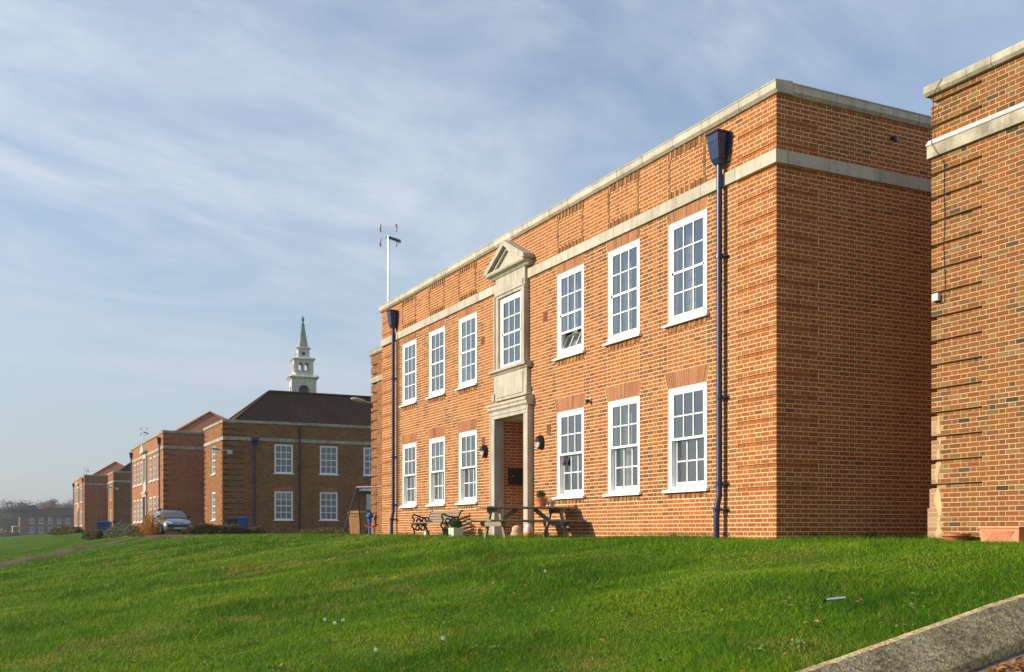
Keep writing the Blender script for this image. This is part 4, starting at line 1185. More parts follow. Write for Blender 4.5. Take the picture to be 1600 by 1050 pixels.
def flank_pipe(t, o, mat='navy_paint', hopper=True, top=6.1):
    """drainpipe on the wing's flank"""
    p = MB().tube([(0.10, o, top), (0.10, o, -0.3)], 0.055, 10).build('downpipe', mat, t, smooth=True)
    if hopper:
        h = MB().frustum(top - 0.25, (0.04, 0.19, o - 0.10, o + 0.10), top + 0.1, (0.02, 0.30, o - 0.2, o + 0.2)).frustum(top + 0.103, (0.02, 0.31, o - 0.22, o + 0.22), top + 0.28, (0.02, 0.31, o - 0.22, o + 0.22))
        h.build('hopper_head', mat, p)

lw = wing(-27.6, -19.75, 2.49, 6.0, 'set-back brick wing glimpsed left of the main building, edge only', roof=False, side=False)
bw_ = wing(-63.4, -56.7, 2.3, 26.0, 'brown brick wing with dark hipped roof and white windows behind the bins')
flank_pipe(bw_, 2.03); flank_pipe(bw_, 5.05, 'soil_pipe', False, 7.15)
MB().box(-0.02, 0.012, 5.75, 5.97, 2.2, 2.34).build('air_vent', 'air_brick', bw_)
far_block(-66.2, -0.1, 'seven-bay orange brick block with dark drainpipes behind the parked car')
wing(-129.5, -122.8, 2.2, 26.0, 'distant brick wing between the two smaller orange blocks')
far_block(-132.8, -0.3, 'smallest and farthest seven-bay brick block, left of the distant wing')

# floodlights on brackets at the wing corners
def bracket_lamp(loc, label, dirx=0, face=1):
    t = thing('wall_lamp', label, 'wall lamp', loc, 0, 'lantern heads on the wing corners')
    MB().box(0.0, 0.16, 0.02, 0.30, -0.13, 0.13).build('control_box', 'grey_plastic', t)
    MB().tube([(0.08, 0.02, 0.05), (0.08, -0.55, 0.16)], 0.03, 8).build('arm', 'grey_plastic', t)
    h = MB()
    n = 10
    for i in range(6): pass
    prof = [(0.02, 0), (0.07, 0.06), (0.10, 0.22), (0.105, 0.45), (0.06, 0.60), (0.02, 0.64)]
    vs = []; fs = []
    for (r, l) in prof:
        for k in range(n):
            a = 2 * PI * k / n; vs.append((0.08 + r * 1.35 * math.cos(a), -0.45 - l, 0.14 + l * 0.15 + r * 0.8 * math.sin(a)))
    for i in range(len(prof) - 1):
        for k in range(n): fs.append((i * n + k, i * n + (k + 1) % n, (i + 1) * n + (k + 1) % n, (i + 1) * n + k))
    h.add(vs, fs + [tuple(range(n)), tuple(range(len(vs) - n, len(vs)))]).build('lamp_head', 'lamp_lens', t, smooth=True)
bracket_lamp((-56.7, 2.55, 5.35), 'pale lantern on a bracket at the dark-roofed wing corner')
bracket_lamp((-122.8, 2.45, 5.35), 'tiny lantern on a bracket at the distant wing corner')
bracket_lamp((-27.78, 2.75, 5.30), 'pale lantern jutting from the wing beside the main building')

# chapel tower beyond the roofs
tx, ty = spot(473, 206)
tower = thing('chapel_tower', 'pale stone chapel tower with copper-tipped spire beyond the dark roof', 'tower', (tx, ty, -1), R_(-9))
def stage(mb, z0, z1, h0, h1=None, ch=0.22):
    """square stage with cut corners"""
    h1 = h1 if h1 is not None else h0
    vs = []
    for z, h in ((z0, h0), (z1, h1)):
        c = h * ch
        vs += [(x, y, z) for x, y in ((-h, -h + c), (-h + c, -h), (h - c, -h), (h, -h + c), (h, h - c), (h - c, h), (-h + c, h), (-h, h - c))]
    mb.add(vs, [tuple(range(7, -1, -1)), tuple(range(8, 16))] + [(i, (i + 1) % 8, (i + 1) % 8 + 8, i + 8) for i in range(8)])
    return mb
H1, H2, H3 = 2.35, 1.85, 1.15
st = MB(); stage(st, 0, 26.2, H1, H1); st.build('shaft', 'tower_stone', tower)
# belfry stages as corner piers with arched openings
def belfry(name, h, z0, z1, half, spring, count, ch):
    mb = MB()
    for sx in (-1, 1):
        for sy in (-1, 1):
            e = half if count == 1 else half
            xa, xb = sorted((sx * e, sx * h)); ya, yb = sorted((sy * e, sy * h))
            mb.box(xa, xb, ya, yb, z0, z1)
    for ax in (0, 1):
        for s in (-1, 1):
            poly = []
            span = half
            if count == 1: cs = [(0.0, span)]
            else: cs = [(-span * 0.5, span * 0.36), (span * 0.5, span * 0.36)]
            # spandrel above the openings
            edges = []
            for c, r in cs:
                pts_ = [(c + r * math.cos(a), spring + r * math.sin(a)) for a in np.linspace(PI, 0, 9)]
                for (x0, q0), (x1, q1) in zip(pts_[:-1], pts_[1:]):
                    edges.append((x0, x1, q0, q1))
            def slab(x0, x1, q0, q1, q2):
                y0, y1 = sorted((s * h, s * (h - 0.4)))
                if ax == 0: mb.add([(x0, y0, q0), (x1, y0, q1), (x1, y0, q2), (x0, y0, q2), (x0, y1, q0), (x1, y1, q1), (x1, y1, q2), (x0, y1, q2)], [(0, 1, 2, 3), (7, 6, 5, 4), (0, 4, 5, 1), (3, 2, 6, 7), (0, 3, 7, 4), (1, 5, 6, 2)])
                else: mb.add([(y0, x0, q0), (y0, x1, q1), (y0, x1, q2), (y0, x0, q2), (y1, x0, q0), (y1, x1, q1), (y1, x1, q2), (y1, x0, q2)], [(0, 1, 2, 3), (7, 6, 5, 4), (0, 4, 5, 1), (3, 2, 6, 7), (0, 3, 7, 4), (1, 5, 6, 2)])
            for x0, x1, q0, q1 in edges: slab(x0, x1, q0, q1, z1)
            if count == 2:
                for a, b in ((-half, -span * 0.86), (-span * 0.14, span * 0.14), (span * 0.86, half)): slab(a, b, z0, z0, z1)
                slab(-half, half, z0, z0, z0 + 0.45)
    return mb.build(name, 'tower_stone', tower)
belfry('belfry', H1, 26.2, 30.6, 1.05, 28.4, 1, 0.2)
MB().box(-0.8, 0.8, -0.8, 0.8, 26.2, 30.2).build('dark_core', 'dark_door', tower)  # added dark box, makes the belfry openings look shaded inside
c1 = MB(); stage(c1, 30.6, 30.95, H1 + 0.1, H1 + 0.55, 0.12); stage(c1, 30.951, 31.3, H1 + 0.6, H1 + 0.3, 0.12); c1.build('cornice', 'tower_stone', tower)
st = MB(); stage(st, 31.3, 31.9, H2 + 0.15, H2); st.build('pedestal', 'tower_stone', tower)
belfry('lantern', H2, 31.9, 34.3, 1.15, 33.5, 2, 0.2)
c2 = MB(); stage(c2, 34.3, 34.55, H2 + 0.05, H2 + 0.4, 0.12); stage(c2, 34.551, 34.85, H2 + 0.42, H2 + 0.1, 0.12); c2.build('cornice', 'tower_stone', tower)
st = MB(); stage(st, 34.85, 36.5, H3 + 0.1, H3); sd = st.build('drum', 'tower_stone', tower)
for a in range(4):
    o = MB().lathe([(0.34, 0), (0.34, 0.05)], 12).build('round_window', 'dark_metal', tower)
    o.rotation_euler = (R_(90), 0, a * PI / 2); d = H3 + 0.09
    o.location = (d * math.sin(a * PI / 2), -d * math.cos(a * PI / 2), 35.65)
c3 = MB(); stage(c3, 36.5, 36.8, H3 + 0.05, H3 + 0.32, 0.15); stage(c3, 36.801, 36.95, H3 + 0.2, H3, 0.15); c3.build('cornice', 'tower_stone', tower)
# obelisk spire, copper staining runs down its faces
m, nt, bs, out = new_mat('spire_stone')
v = coords(nt, 'Object'); sp = nt.nodes.new('ShaderNodeSeparateXYZ'); nt.links.new(v, sp.inputs[0])
mr = nt.nodes.new('ShaderNodeMapRange'); mr.inputs['From Min'].default_value = 36.8; mr.inputs['From Max'].default_value = 41.2; nt.links.new(sp.outputs[2], mr.inputs['Value'])
ad = nt.nodes.new('ShaderNodeMath'); ad.operation = 'ADD'; nt.links.new(mr.outputs[0], ad.inputs[0])
nt.links.new(noise(nt, coords(nt, 'Object', (2.2, 2.2, 0.15)), 1.3, 4), ad.inputs[1])
f = ramp(nt, ad.outputs[0], [(0.86, (0, 0, 0)), (1.0, (0.75, 0.75, 0.75))])
nt.links.new(mixc(nt, f, ramp(nt, noise(nt, v, 1.4, 5), [(0.3, (0.26, 0.24, 0.2)), (0.7, (0.47, 0.44, 0.38))]), (0.14, 0.33, 0.27)), bs.inputs['Base Color']); bs.inputs['Roughness'].default_value = 0.9
st = MB(); stage(st, 36.95, 41.3, 0.98, 0.30, 0.3); st.build('spire', 'spire_stone', tower)
MB().lathe([(0.42, 41.3), (0.42, 41.42), (0.2, 41.5), (0.28, 41.75), (0.14, 41.95), (0.30, 42.3), (0.33, 42.6), (0.2, 42.9), (0.08, 43.0), (0.05, 43.35)], 12).build('finial', 'copper_green', tower)

# ------------------------------------------------------------------ far building and others on the skyline
def far_house(name, label, x, y, z, nwin, depth, wd, h, rise, front_cols=3):
    t = thing(name, label, 'building', (x, y, z))
    pit = 2.69
    hs = [(3.0 + pit * i, 4.22 + pit * i, a, b) for i in range(nwin) for a, b in ((0.95, 2.85), (3.9, 5.8))]
    wall_body('side_wall', 0.0, depth, -0.5, h, hs, [], 0.0, 0.3, 'brick_far', t, (0, 0, 0), R_(90))
    hf = [(-2.6 - 2.2 * i - 1.2, -2.6 - 2.2 * i, a, b) for i in range(front_cols) for a, b in ((0.95, 2.85), (3.9, 5.8))]
    wall_body('front_wall', -wd, -0.004, -0.5, h, hf, [], 0.0, 0.3, 'brick_far', t)
    MB().box(-wd, -wd + 0.3, 0.301, depth, -0.5, h).box(-wd + 0.301, -0.301, depth - 0.3, depth, -0.5, h).build('rear_wall', 'brick_far', t)
    for a, b, p, q in hs:
        e = low_window(t, 0, 0, b - a, q - p); e.location = (0, a, p); e.rotation_euler.z = R_(90)
    for a, b, p, q in hf: low_window(t, a, p, b - a, q - p)
    hip_roof(t, -wd - 0.4, 0.4, -0.4, depth + 0.4, h, rise, 'roof_slate', 'y', wd * 0.45)
    return t
fb = far_house('brick_building', 'distant dark-roofed brick building with two rows of white windows', -361.5, -2.2, -1.15, 7, 24.0, 11.0, 6.3, 2.5)
MB().box(-9.5, -1.5, -2.2, -0.02, 2.9, 3.15).build('canopy', 'white_paint', fb)
for k in range(3): MB().tube([(-9.2 + k * 3.7, -2.0, -0.5), (-9.2 + k * 3.7, -2.0, 2.9)], 0.09, 8).build('post', 'white_paint', fb)
fx, fy = spot(17, 430)
far_house('brick_house', 'farthest low brick house at the left edge below the trees', fx, fy, -1.3, 2, 11.0, 24.0, 5.6, 2.2, 6)

def tree(name, label, px, dist, h, wid, mat, kind='round', zb=-1.3, n=1500):
    x, y = spot(px, dist)
    t = thing(name, label, 'tree', (x, y, zb), random.uniform(0, 6), 'trees on the skyline')
    cl = []
    for _ in range(34):
        if kind == 'conifer':
            q = random.uniform(0.12, 1.0); rr = wid * 0.5 * (1.08 - q) * random.uniform(0.5, 1); a = random.uniform(0, 2 * PI)
            cl.append((rr * math.cos(a), rr * math.sin(a), h * (0.15 + 0.85 * q), 0.55 + 0.5 * (1 - q), 0.28))
        elif kind == 'pine':
            q = random.random(); a = random.uniform(0, 2 * PI); rr = wid * 0.5 * random.uniform(0.2, 1) * (1 - 0.5 * abs(q - 0.4))
            cl.append((rr * math.cos(a), rr * math.sin(a), h * (0.45 + 0.52 * q), 1.3, 0.35))
        else:
            u = np.random.default_rng(random.randint(0, 10 ** 6)).normal(size=3); u /= np.linalg.norm(u)
            rr = random.random() ** 0.4
            cl.append((u[0] * rr * wid * 0.45, u[1] * rr * wid * 0.45, h * 0.62 + u[2] * rr * h * 0.34, 1.0, 0.7))
    C = []
    for cx, cy, cz, s, fl in cl:
        k = n // len(cl); p = rng.normal(size=(k, 3)) * np.array([0.8 * s, 0.8 * s, 0.75 * s * fl]) * (wid / 7)
        C.append(p + np.array([cx, cy, cz]))
    C = np.concatenate(C)
    link('crown', leaf_mesh('crown', C, 0.27, mat), t)
    tr = MB().tube([(0, 0, -0.5), (0.05, 0, h * 0.3), (-0.1, 0.1, h * 0.6), (0, 0, h * 0.93)], [0.34, 0.25, 0.15, 0.03], 8)
    for cx, cy, cz, s, fl in cl[:16]:
        z0 = max(h * 0.2, cz - math.hypot(cx, cy) * 0.8)
        tr.tube([(0, 0, min(z0, h * 0.8)), (cx * 0.55, cy * 0.55, (z0 + cz) / 2 + 0.2), (cx, cy, cz)], [0.10, 0.06, 0.02], 5)
    tr.build('trunk', 'bark', t)
for a in [('olive_tree', 'pale olive tree at the far left edge of the skyline', 6, 470, 13.5, 9, 'olive_leaf', 'round'),
          ('dark_conifer', 'dark spreading conifer, tallest of the skyline trees at left', 25, 440, 15.5, 13, 'conifer_leaf', 'pine'),
          ('bare_tree', 'brownish thin-leaved tree just right of the dark spreading conifer', 39, 455, 15.5, 10, 'russet_leaf', 'round'),
          ('small_conifer', 'small dark conifer peeping over the far building roof', 52, 450, 14.5, 8, 'conifer_leaf', 'conifer'),
          ('russet_tree', 'broad russet tree above the middle of the far roof', 66, 470, 16.0, 11, 'russet_leaf', 'round'),
          ('tall_bare_tree', 'tallest wispy russet tree over the right of the far roof', 81, 460, 18.0, 8, 'russet_leaf', 'round'),
          ('tan_tree', 'low tan tree close to the farthest brick block', 95, 475, 15.5, 10, 'russet_leaf', 'round'),
          ('hazy_tree', 'hazy tree touching the farthest block drainpipe', 108, 480, 18.0, 9, 'russet_leaf', 'round'),
          ('olive_tree', 'low olive tree in front of the farthest low house', 14, 415, 9.0, 9, 'olive_leaf', 'round')]:
    tree(a[0], a[1], a[2], a[3], a[4] * 0.9, a[5], a[6], a[7], n=3800)
# woodland closing the horizon, read as one mass
C = []
for k in range(330):
    px = random.uniform(-900, 500); d = random.uniform(490, 600)
    x, y = spot(px, d); hh = random.uniform(9, 14)
    p = rng.normal(size=(110, 3)) * np.array([3.4, 3.4, hh * 0.26]) + np.array([x, y, -1 + hh * 0.48]); C.append(p)
C = np.concatenate(C); C[:, 2] = np.maximum(C[:, 2], -1)
setp(link('woodland', leaf_mesh('woodland', C, 0.75, 'russet_leaf')), 'hazy brown woodland along the horizon', 'woodland', None, 'stuff')

# ------------------------------------------------------------------ hedges and shrubs
def hedge(name, label, pa, pb, w, h, mat, n, size, cat='hedge', lump=0.25):
    """leafy row between two ground points, with stems inside"""
    (xa, ya), (xb, yb) = pa, pb
    L = math.hypot(xb - xa, yb - ya); cx, cy = (xa + xb) / 2, (ya + yb) / 2
    z = gz(cx, cy)
    t = thing(name, label, cat, (cx, cy, z), math.atan2(yb - ya, xb - xa))
    u = rng.random(n) * L - L / 2
    prof = h * (0.80 + lump * np.sin(u * 2.3 + 1) * np.sin(u * 0.9) + 0.18 * (rng.random(n) - 0.5))
    a = rng.random(n) * PI; rr = np.sqrt(rng.random(n) * 0.6 + 0.4)
    C = np.stack([u, np.cos(a) * rr * w / 2, np.sin(a) * rr * prof], 1)
    link('foliage', leaf_mesh('foliage', C, size, mat), t)
    st = MB()
    k = 0
    for k in range(max(3, int(L / 0.35))):
        x = -L / 2 + (k + 0.5) * L / max(3, int(L / 0.35))
        for s in (-1, 1): st.tube([(x, 0, -0.15), (x + 0.1 * s, 0.12 * s, h * 0.45), (x + 0.16 * s, 0.15 * s, h * 0.75)], [0.02, 0.014, 0.005], 5)
    st.build('stem', 'bark', t)
    return t
hedge('low_hedge', 'low reddish hedge in front of the black and blue bins', spot(288, 56), spot(408, 59.5), 1.0, 0.62, 'hedge_leaf', 6500, 0.055)
hedge('low_hedge', 'low hedge below the windows of the dark-roofed wing', spot(472, 60), spot(578, 52), 0.9, 0.42, 'hedge_leaf', 5000, 0.05)
hedge('mixed_hedge', 'grey-green hedge left of the orange shrub', spot(172, 74), spot(224, 70), 1.1, 0.95, 'hedge_grey', 5500, 0.06)
hedge('dark_hedge', 'dark clipped hedge between orange shrub and grey-green hedge', spot(212, 66), spot(240, 64), 1.0, 0.62, 'hedge_leaf', 2600, 0.055)
hedge('dark_hedge', 'dark hedge left of the distant blue bin', spot(137, 76), spot(160, 75), 1.1, 0.75, 'hedge_leaf', 2600, 0.06)
hedge('clipped_hedge', 'dark hedge at the foot of the farthest seven-bay block', spot(84, 128), spot(124, 122), 1.4, 1.0, 'hedge_leaf', 4000, 0.10)
hedge('clipped_hedge', 'distant hedge before the far building at the left edge', spot(2, 325), spot(28, 320), 2.0, 1.7, 'hedge_leaf', 2200, 0.2)
ox, oy = spot(239, 62)
osh = thing('orange_shrub', 'bright orange autumn shrub left of the parked car', 'shrub', (ox, oy, gz(ox, oy)))
C = []
for k in range(34):
    a = random.uniform(0, 2 * PI); rr = random.random() ** 0.6 * 0.72; q = random.uniform(0.25, 1.45) * (1 - 0.3 * rr)
    C.append(rng.normal(size=(80, 3)) * np.array([0.13, 0.13, 0.16]) + np.array([rr * math.cos(a), rr * math.sin(a), q]))
link('foliage', leaf_mesh('foliage', np.concatenate(C), 0.042, 'orange_leaf'), osh)
st = MB()
for k in range(14):
    a = random.uniform(0, 2 * PI); st.tube([(0.1 * math.cos(a), 0.1 * math.sin(a), -0.1), (0.35 * math.cos(a), 0.35 * math.sin(a), 0.7), (0.55 * math.cos(a), 0.55 * math.sin(a), 1.3)], [0.02, 0.012, 0.004], 5)
st.build('stem', 'bark', osh)

# ------------------------------------------------------------------ parked car
cx, cy = spot(268, 63)
car = thing('parked_car', 'blue-grey hatchback with roof bars parked facing us by the low hedge', 'car', (cx, cy, gz(cx, cy) + 0.02), 0)
hd = Vector((EYE.x - cx, EYE.y - cy)).normalized() + 0.24 * Vector((0.4446, 0.8957)); hd.normalize()
car.rotation_euler.z = math.atan2(hd.x, -hd.y)           # local -y is the nose
def loft(rings, closed_ends=True):
    n = len(rings[0]); vs = [p for r in rings for p in r]; fs = []
    for i in range(len(rings) - 1):
        for k in range(n): fs.append((i * n + k, i * n + (k + 1) % n, (i + 1) * n + (k + 1) % n, (i + 1) * n + k))
    if closed_ends: fs += [tuple(range(n - 1, -1, -1)), tuple(range((len(rings) - 1) * n, len(rings) * n))]
    return MB().add(vs, fs)
def ring(y, w, zl, zs, cr):
    half = [(0.0, zl), (w * 0.88, zl), (w * 0.97, zl + 0.10), (w, zl + 0.5 * (zs - zl)), (w * 0.985, zs - 0.10), (w * 0.90, zs - 0.015), (w * 0.5, zs + cr * 0.75), (0.0, zs + cr)]
    return [(x, y, z) for x, z in half] + [(-x, y, z) for x, z in half[-2:0:-1]]
body = loft([ring(*a) for a in [(-1.93, 0.52, 0.34, 0.50, 0.0), (-1.90, 0.64, 0.25, 0.58, 0.02), (-1.80, 0.74, 0.20, 0.655, 0.03), (-1.6, 0.80, 0.19, 0.735, 0.04), (-1.2, 0.825, 0.19, 0.83, 0.05), (-0.72, 0.83, 0.19, 0.93, 0.035), (0.0, 0.835, 0.19, 0.95, 0.0), (1.1, 0.83, 0.19, 0.97, 0.0), (1.65, 0.81, 0.22, 0.95, 0.0), (1.86, 0.74, 0.30, 0.86, 0.0)]])
body.build('body', 'car_paint', car, smooth=True)
cab = loft([[(sx * w, y, z) for sx, w, y, z in q] for q in [
    [(1, 0.74, -0.80, 0.93), (1, 0.76, 1.72, 0.95), (-1, 0.76, 1.72, 0.95), (-1, 0.74, -0.80, 0.93)],
    [(1, 0.68, -0.42, 1.18), (1, 0.70, 1.56, 1.20), (-1, 0.70, 1.56, 1.20), (-1, 0.68, -0.42, 1.18)],
    [(1, 0.595, -0.10, 1.375), (1, 0.60, 1.36, 1.38), (-1, 0.60, 1.36, 1.38), (-1, 0.595, -0.10, 1.375)],
    [(1, 0.52, 0.10, 1.43), (1, 0.52, 1.2, 1.43), (-1, 0.52, 1.2, 1.43), (-1, 0.52, 0.10, 1.43)]]])
cab.build('cabin', 'car_paint', car, smooth=True)
def lerp(a, b, t): return tuple(p + (q - p) * t for p, q in zip(a, b))
MB().add([(-0.66, -0.795, 0.975), (0.66, -0.795, 0.975), (0.61, -0.455, 1.18), (-0.61, -0.455, 1.18), (0.53, -0.155, 1.36), (-0.53, -0.155, 1.36)], [(0, 1, 2, 3), (3, 2, 4, 5)]).build('windscreen', 'car_glass', car)
for s in (-1, 1):
    MB().add([(s * 0.758, -0.40, 0.985), (s * 0.772, 0.50, 0.99), (s * 0.625, 0.50, 1.345), (s * 0.628, 0.02, 1.345), (s * 0.712, -0.28, 1.17)], [(0, 1, 2, 3, 4)]).build('side_window', 'car_glass', car)
    MB().add([(s * 0.772, 0.56, 0.99), (s * 0.774, 1.40, 1.0), (s * 0.626, 1.22, 1.345), (s * 0.625, 0.56, 1.345)], [(0, 1, 2, 3)]).build('side_window', 'car_glass', car)
    hl = MB().add([(s * 0.34, -1.885, 0.60), (s * 0.70, -1.735, 0.61), (s * 0.735, -1.56, 0.77), (s * 0.62, -1.62, 0.76), (s * 0.36, -1.80, 0.675)], [(0, 1, 2, 3, 4)])
    hl.v = [(x, y - 0.03, z + 0.012) for x, y, z in hl.v]
    hl.build('headlight', 'lead', car)
    w = thing
    m_ = MB().frustum(0.96, (s * 0.80 - 0.02, s * 0.80 + 0.02, -0.62, -0.5), 1.0, (s * 0.86 - 0.1, s * 0.86 + 0.1, -0.64, -0.46)).frustum(1.001, (s * 0.87 - 0.1, s * 0.87 + 0.1, -0.64, -0.46), 1.10, (s * 0.87 - 0.08, s * 0.87 + 0.08, -0.62, -0.47))
    m_.build('mirror', 'black_plastic', car)
    for y in (-1.18, 1.22):
        ty_ = MB(); prof = [(0.20, -0.085), (0.285, -0.09), (0.30, -0.06), (0.30, 0.06), (0.285, 0.09), (0.20, 0.085)]
        n = 20; vs = []; fs = []
        for r, l in prof:
            for k in range(n):
                a = 2 * PI * k / n; vs.append((s * 0.775 + l, y + r * math.cos(a), 0.29 + r * math.sin(a)))
        for i in range(len(prof) - 1):
            for k in range(n): fs.append((i * n + k, i * n + (k + 1) % n, (i + 1) * n + (k + 1) % n, (i + 1) * n + k))
        fs += [tuple(range(n)), tuple(range(len(vs) - n, len(vs)))]
        wh = MB().add(vs, fs).build('wheel', 'rubber', car, smooth=True)
        rim = MB()
        for k in range(7):
            a = 2 * PI * k / 7
            rim.bar((s * 0.868, y, 0.29), (s * 0.868, y + 0.19 * math.cos(a), 0.29 + 0.19 * math.sin(a)), 0.05, 0.02)
        rim.build('rim', 'steel', wh)
MB().add([(-0.60, -1.905, 0.40), (0.60, -1.905, 0.40), (0.66, -1.885, 0.52), (-0.66, -1.885, 0.52), (-0.60, -1.955, 0.41), (0.60, -1.955, 0.41), (0.60, -1.945, 0.52), (-0.60, -1.945, 0.52)], [(4, 5, 6, 7), (0, 4, 7, 3), (1, 2, 6, 5), (3, 7, 6, 2), (0, 1, 5, 4)]).build('grille', 'black_plastic', car)
MB().box(-0.26, 0.26, -1.972, -1.957, 0.30, 0.40).build('number_plate', 'grey_plastic', car)
MB().box(-0.05, 0.05, -1.962, -1.93, 0.565, 0.63).build('bonnet_badge', 'steel', car)
MB().box(-0.62, 0.62, -1.95, -1.90, 0.545, 0.558).build('grille_slot', 'black_plastic', car)
for y in (0.28, 0.95):
    rb = MB().box(-0.58, 0.58, y - 0.025, y + 0.025, 1.50, 1.53)
    for s in (-1, 1): rb.box(s * 0.56 - 0.04, s * 0.56 + 0.04, y - 0.04, y + 0.04, 1.36, 1.499)
    rb.build('roof_bar', 'black_plastic', car)

# ------------------------------------------------------------------ bins
def bin_(label, loc, rz, mat, w=0.55, d=0.6, h=1.0):
    t = thing('wheelie_bin', label, 'bin', loc, rz, 'wheelie bins')
    MB().frustum(0.04, (-w * 0.40, w * 0.40, -d * 0.40, d * 0.40), h * 0.92, (-w / 2, w / 2, -d / 2, d / 2)).build('body', mat, t, bevel=0.015)
    MB().frustum(h * 0.921, (-w / 2 - 0.03, w / 2 + 0.03, -d / 2 - 0.04, d / 2 + 0.03), h * 0.955, (-w / 2 - 0.03, w / 2 + 0.03, -d / 2 - 0.04, d / 2 + 0.03)).frustum(h * 0.956, (-w / 2, w / 2, -d / 2, d / 2), h * 1.03, (-w * 0.38, w * 0.38, -d * 0.38, d * 0.38)).build('lid', mat, t)
    MB().tube([(-w * 0.45, d / 2 + 0.05, h * 0.93), (w * 0.45, d / 2 + 0.05, h * 0.93)], 0.018, 6).build('handle', mat, t)
    for s in (-1, 1): MB().lathe([(0.09, -0.025), (0.09, 0.025)], 12).build('wheel', 'rubber', t, (s * w * 0.42, d * 0.42, 0.09)).rotation_euler = (0, R_(90), 0)
    return t
face = math.atan2(0.9, 0.3)
x, y = spot(362.5, 65.0); bin_('dark grey wheelie bin beside the blue one at the wing', (x, y, gz(x, y)), R_(70), 'bin_black', 0.58, 0.6, 1.0)
x, y = spot(379.5, 65.0); bin_('blue wheelie bin right of the dark grey one', (x, y, gz(x, y)), R_(66), 'bin_blue', 0.58, 0.6, 1.06)
x, y = spot(163, 84); bin_('distant large blue bin among the hedges at left', (x, y, gz(x, y)), R_(70), 'bin_blue', 1.0, 0.8, 1.15)
x, y = spot(184, 86); bin_('distant black bin beside the large blue bin', (x, y, gz(x, y)), R_(70), 'bin_black', 0.6, 0.7, 1.1)
x, y = spot(560, 48); bin_('brown wheelie bin behind the garden swing', (x, y, gz(x, y)), R_(40), 'bin_brown', 0.62, 0.72, 1.08)

# ------------------------------------------------------------------ garden swing
sxx, syy = spot(558, 40.0)
bd = Vector((0.80, 0.60)).normalized(); pd_ = Vector((-bd.y, bd.x))
sw = thing('garden_swing', 'dark metal garden swing with red seat by the left corner', 'swing', (sxx, syy, -0.02), math.atan2(bd.y, bd.x))
LS = 2.1; HS = 1.83
for x in (0.0, LS):
    for s in (-1, 1): MB().tube([(x, 0.03 * s, HS), (x - (0.25 if x == 0 else -0.25), 0.62 * s, -0.06)], 0.024, 8).build('leg', 'swing_paint', sw)
    MB().tube([(x - (0.14 if x == 0 else -0.14), -0.38, 0.75), (x - (0.14 if x == 0 else -0.14), 0.38, 0.75)], 0.014, 6).build('cross_tie', 'steel', sw)
MB().tube([(-0.03, 0, HS + 0.02), (LS + 0.03, 0, HS + 0.02)], 0.03, 8).build('top_bar', 'swing_bar', sw)
for x in (0.42, 0.86):
    MB().tube([(x, 0, HS), (x, 0.02, 0.42)], 0.008, 5).build('rope', 'dark_metal', sw)
se = MB(); n = 10
for i in range(n):
    pass
vs = []
for i in range(n + 1):
    t = i / n; x = 0.40 + 0.48 * t; z = 0.42 - 0.10 * math.sin(PI * t)
    vs += [(x, -0.09, z), (x, 0.09, z), (x, 0.09, z + 0.03), (x, -0.09, z + 0.03)]
se.add(vs, [(4 * i + k, 4 * i + (k + 1) % 4, 4 * i + 4 + (k + 1) % 4, 4 * i + 4 + k) for i in range(n) for k in range(4)] + [(0, 1, 2, 3), (4 * n, 4 * n + 1, 4 * n + 2, 4 * n + 3)]).build('seat', 'red_plastic', sw)
bx, by = spot(577.5, 42.5)
blue = thing('toy_post', 'blue plastic toy column standing behind the red swing seat', 'toy', (bx, by, gz(bx, by)))
MB().lathe([(0.16, 0), (0.16, 0.05), (0.06, 0.10), (0.055, 0.45), (0.085, 0.60), (0.085, 0.72)], 12).build('post', 'blue_plastic', blue, smooth=True)
MB().lathe([(0.10, 0.70), (0.15, 0.76), (0.14, 0.84), (0.08, 0.90), (0.02, 0.92)], 12).box(-0.20, -0.10, -0.04, 0.04, 0.74, 0.80).box(0.02, 0.16, -0.05, 0.05, 0.84, 0.93).build('head', 'blue_plastic', blue)

# ------------------------------------------------------------------ picnic table, bench and what stands at the door
tz = -0.055
pt = thing('picnic_table', 'weathered brown wooden picnic table with a flower pot on it', 'picnic table', (-6.84, -1.08, tz), R_(84))
for k in range(5):
    y = (k - 2) * 0.148
    MB().box(-1.0 + random.uniform(-0.01, 0.01), 1.0, y - 0.069, y + 0.069, 0.70, 0.738).build('top_board', 'wood_grey', pt, bevel=0.004)
for s in (-1, 1):
    for k in (0, 1):
        y = s * (0.60 + 0.145 * k)
        MB().box(-1.08, 1.08, y - 0.068, y + 0.068, 0.415, 0.452).build('seat_board', 'wood_grey', pt, bevel=0.004)
for x in (-0.70, 0.70):
    for s in (-1, 1): MB().bar((x, 0.26 * s, 0.695), (x, 0.70 * s, -0.03), 0.045, 0.095).build('leg', 'wood_grey', pt)
    MB().prism([(-0.80, 0.413), (-0.74, 0.32), (0.74, 0.32), (0.80, 0.413)], -0.022, 0.022).build('seat_bearer', 'wood_grey', pt, (x + (0.047 if x > 0 else -0.047), 0, 0), R_(90))
    MB().box(x + (0.025 if x > 0 else -0.07), x + (0.07 if x > 0 else -0.025), -0.36, 0.36, 0.61, 0.698).build('top_bearer', 'wood_grey', pt)
    MB().bar((x * 0.94, 0, 0.36), (x * 0.30, 0, 0.69), 0.045, 0.085).build('brace', 'wood_grey', pt)
def pot(t, r0, r1, h, mat, rim=0.03):
    return MB().lathe([(r0, 0), (r1 * 0.96, h * 0.80), (r1 + rim * 0.5, h * 0.80), (r1 + rim * 0.5, h), (r1 - 0.015, h), (r1 - 0.03, h * 0.86)], 20).build('pot', mat, t, smooth=True)
fp = thing('flower_pot', 'terracotta pot with small clipped plant standing on the picnic table', 'plant pot', (-6.80, -0.72, tz + 0.738))
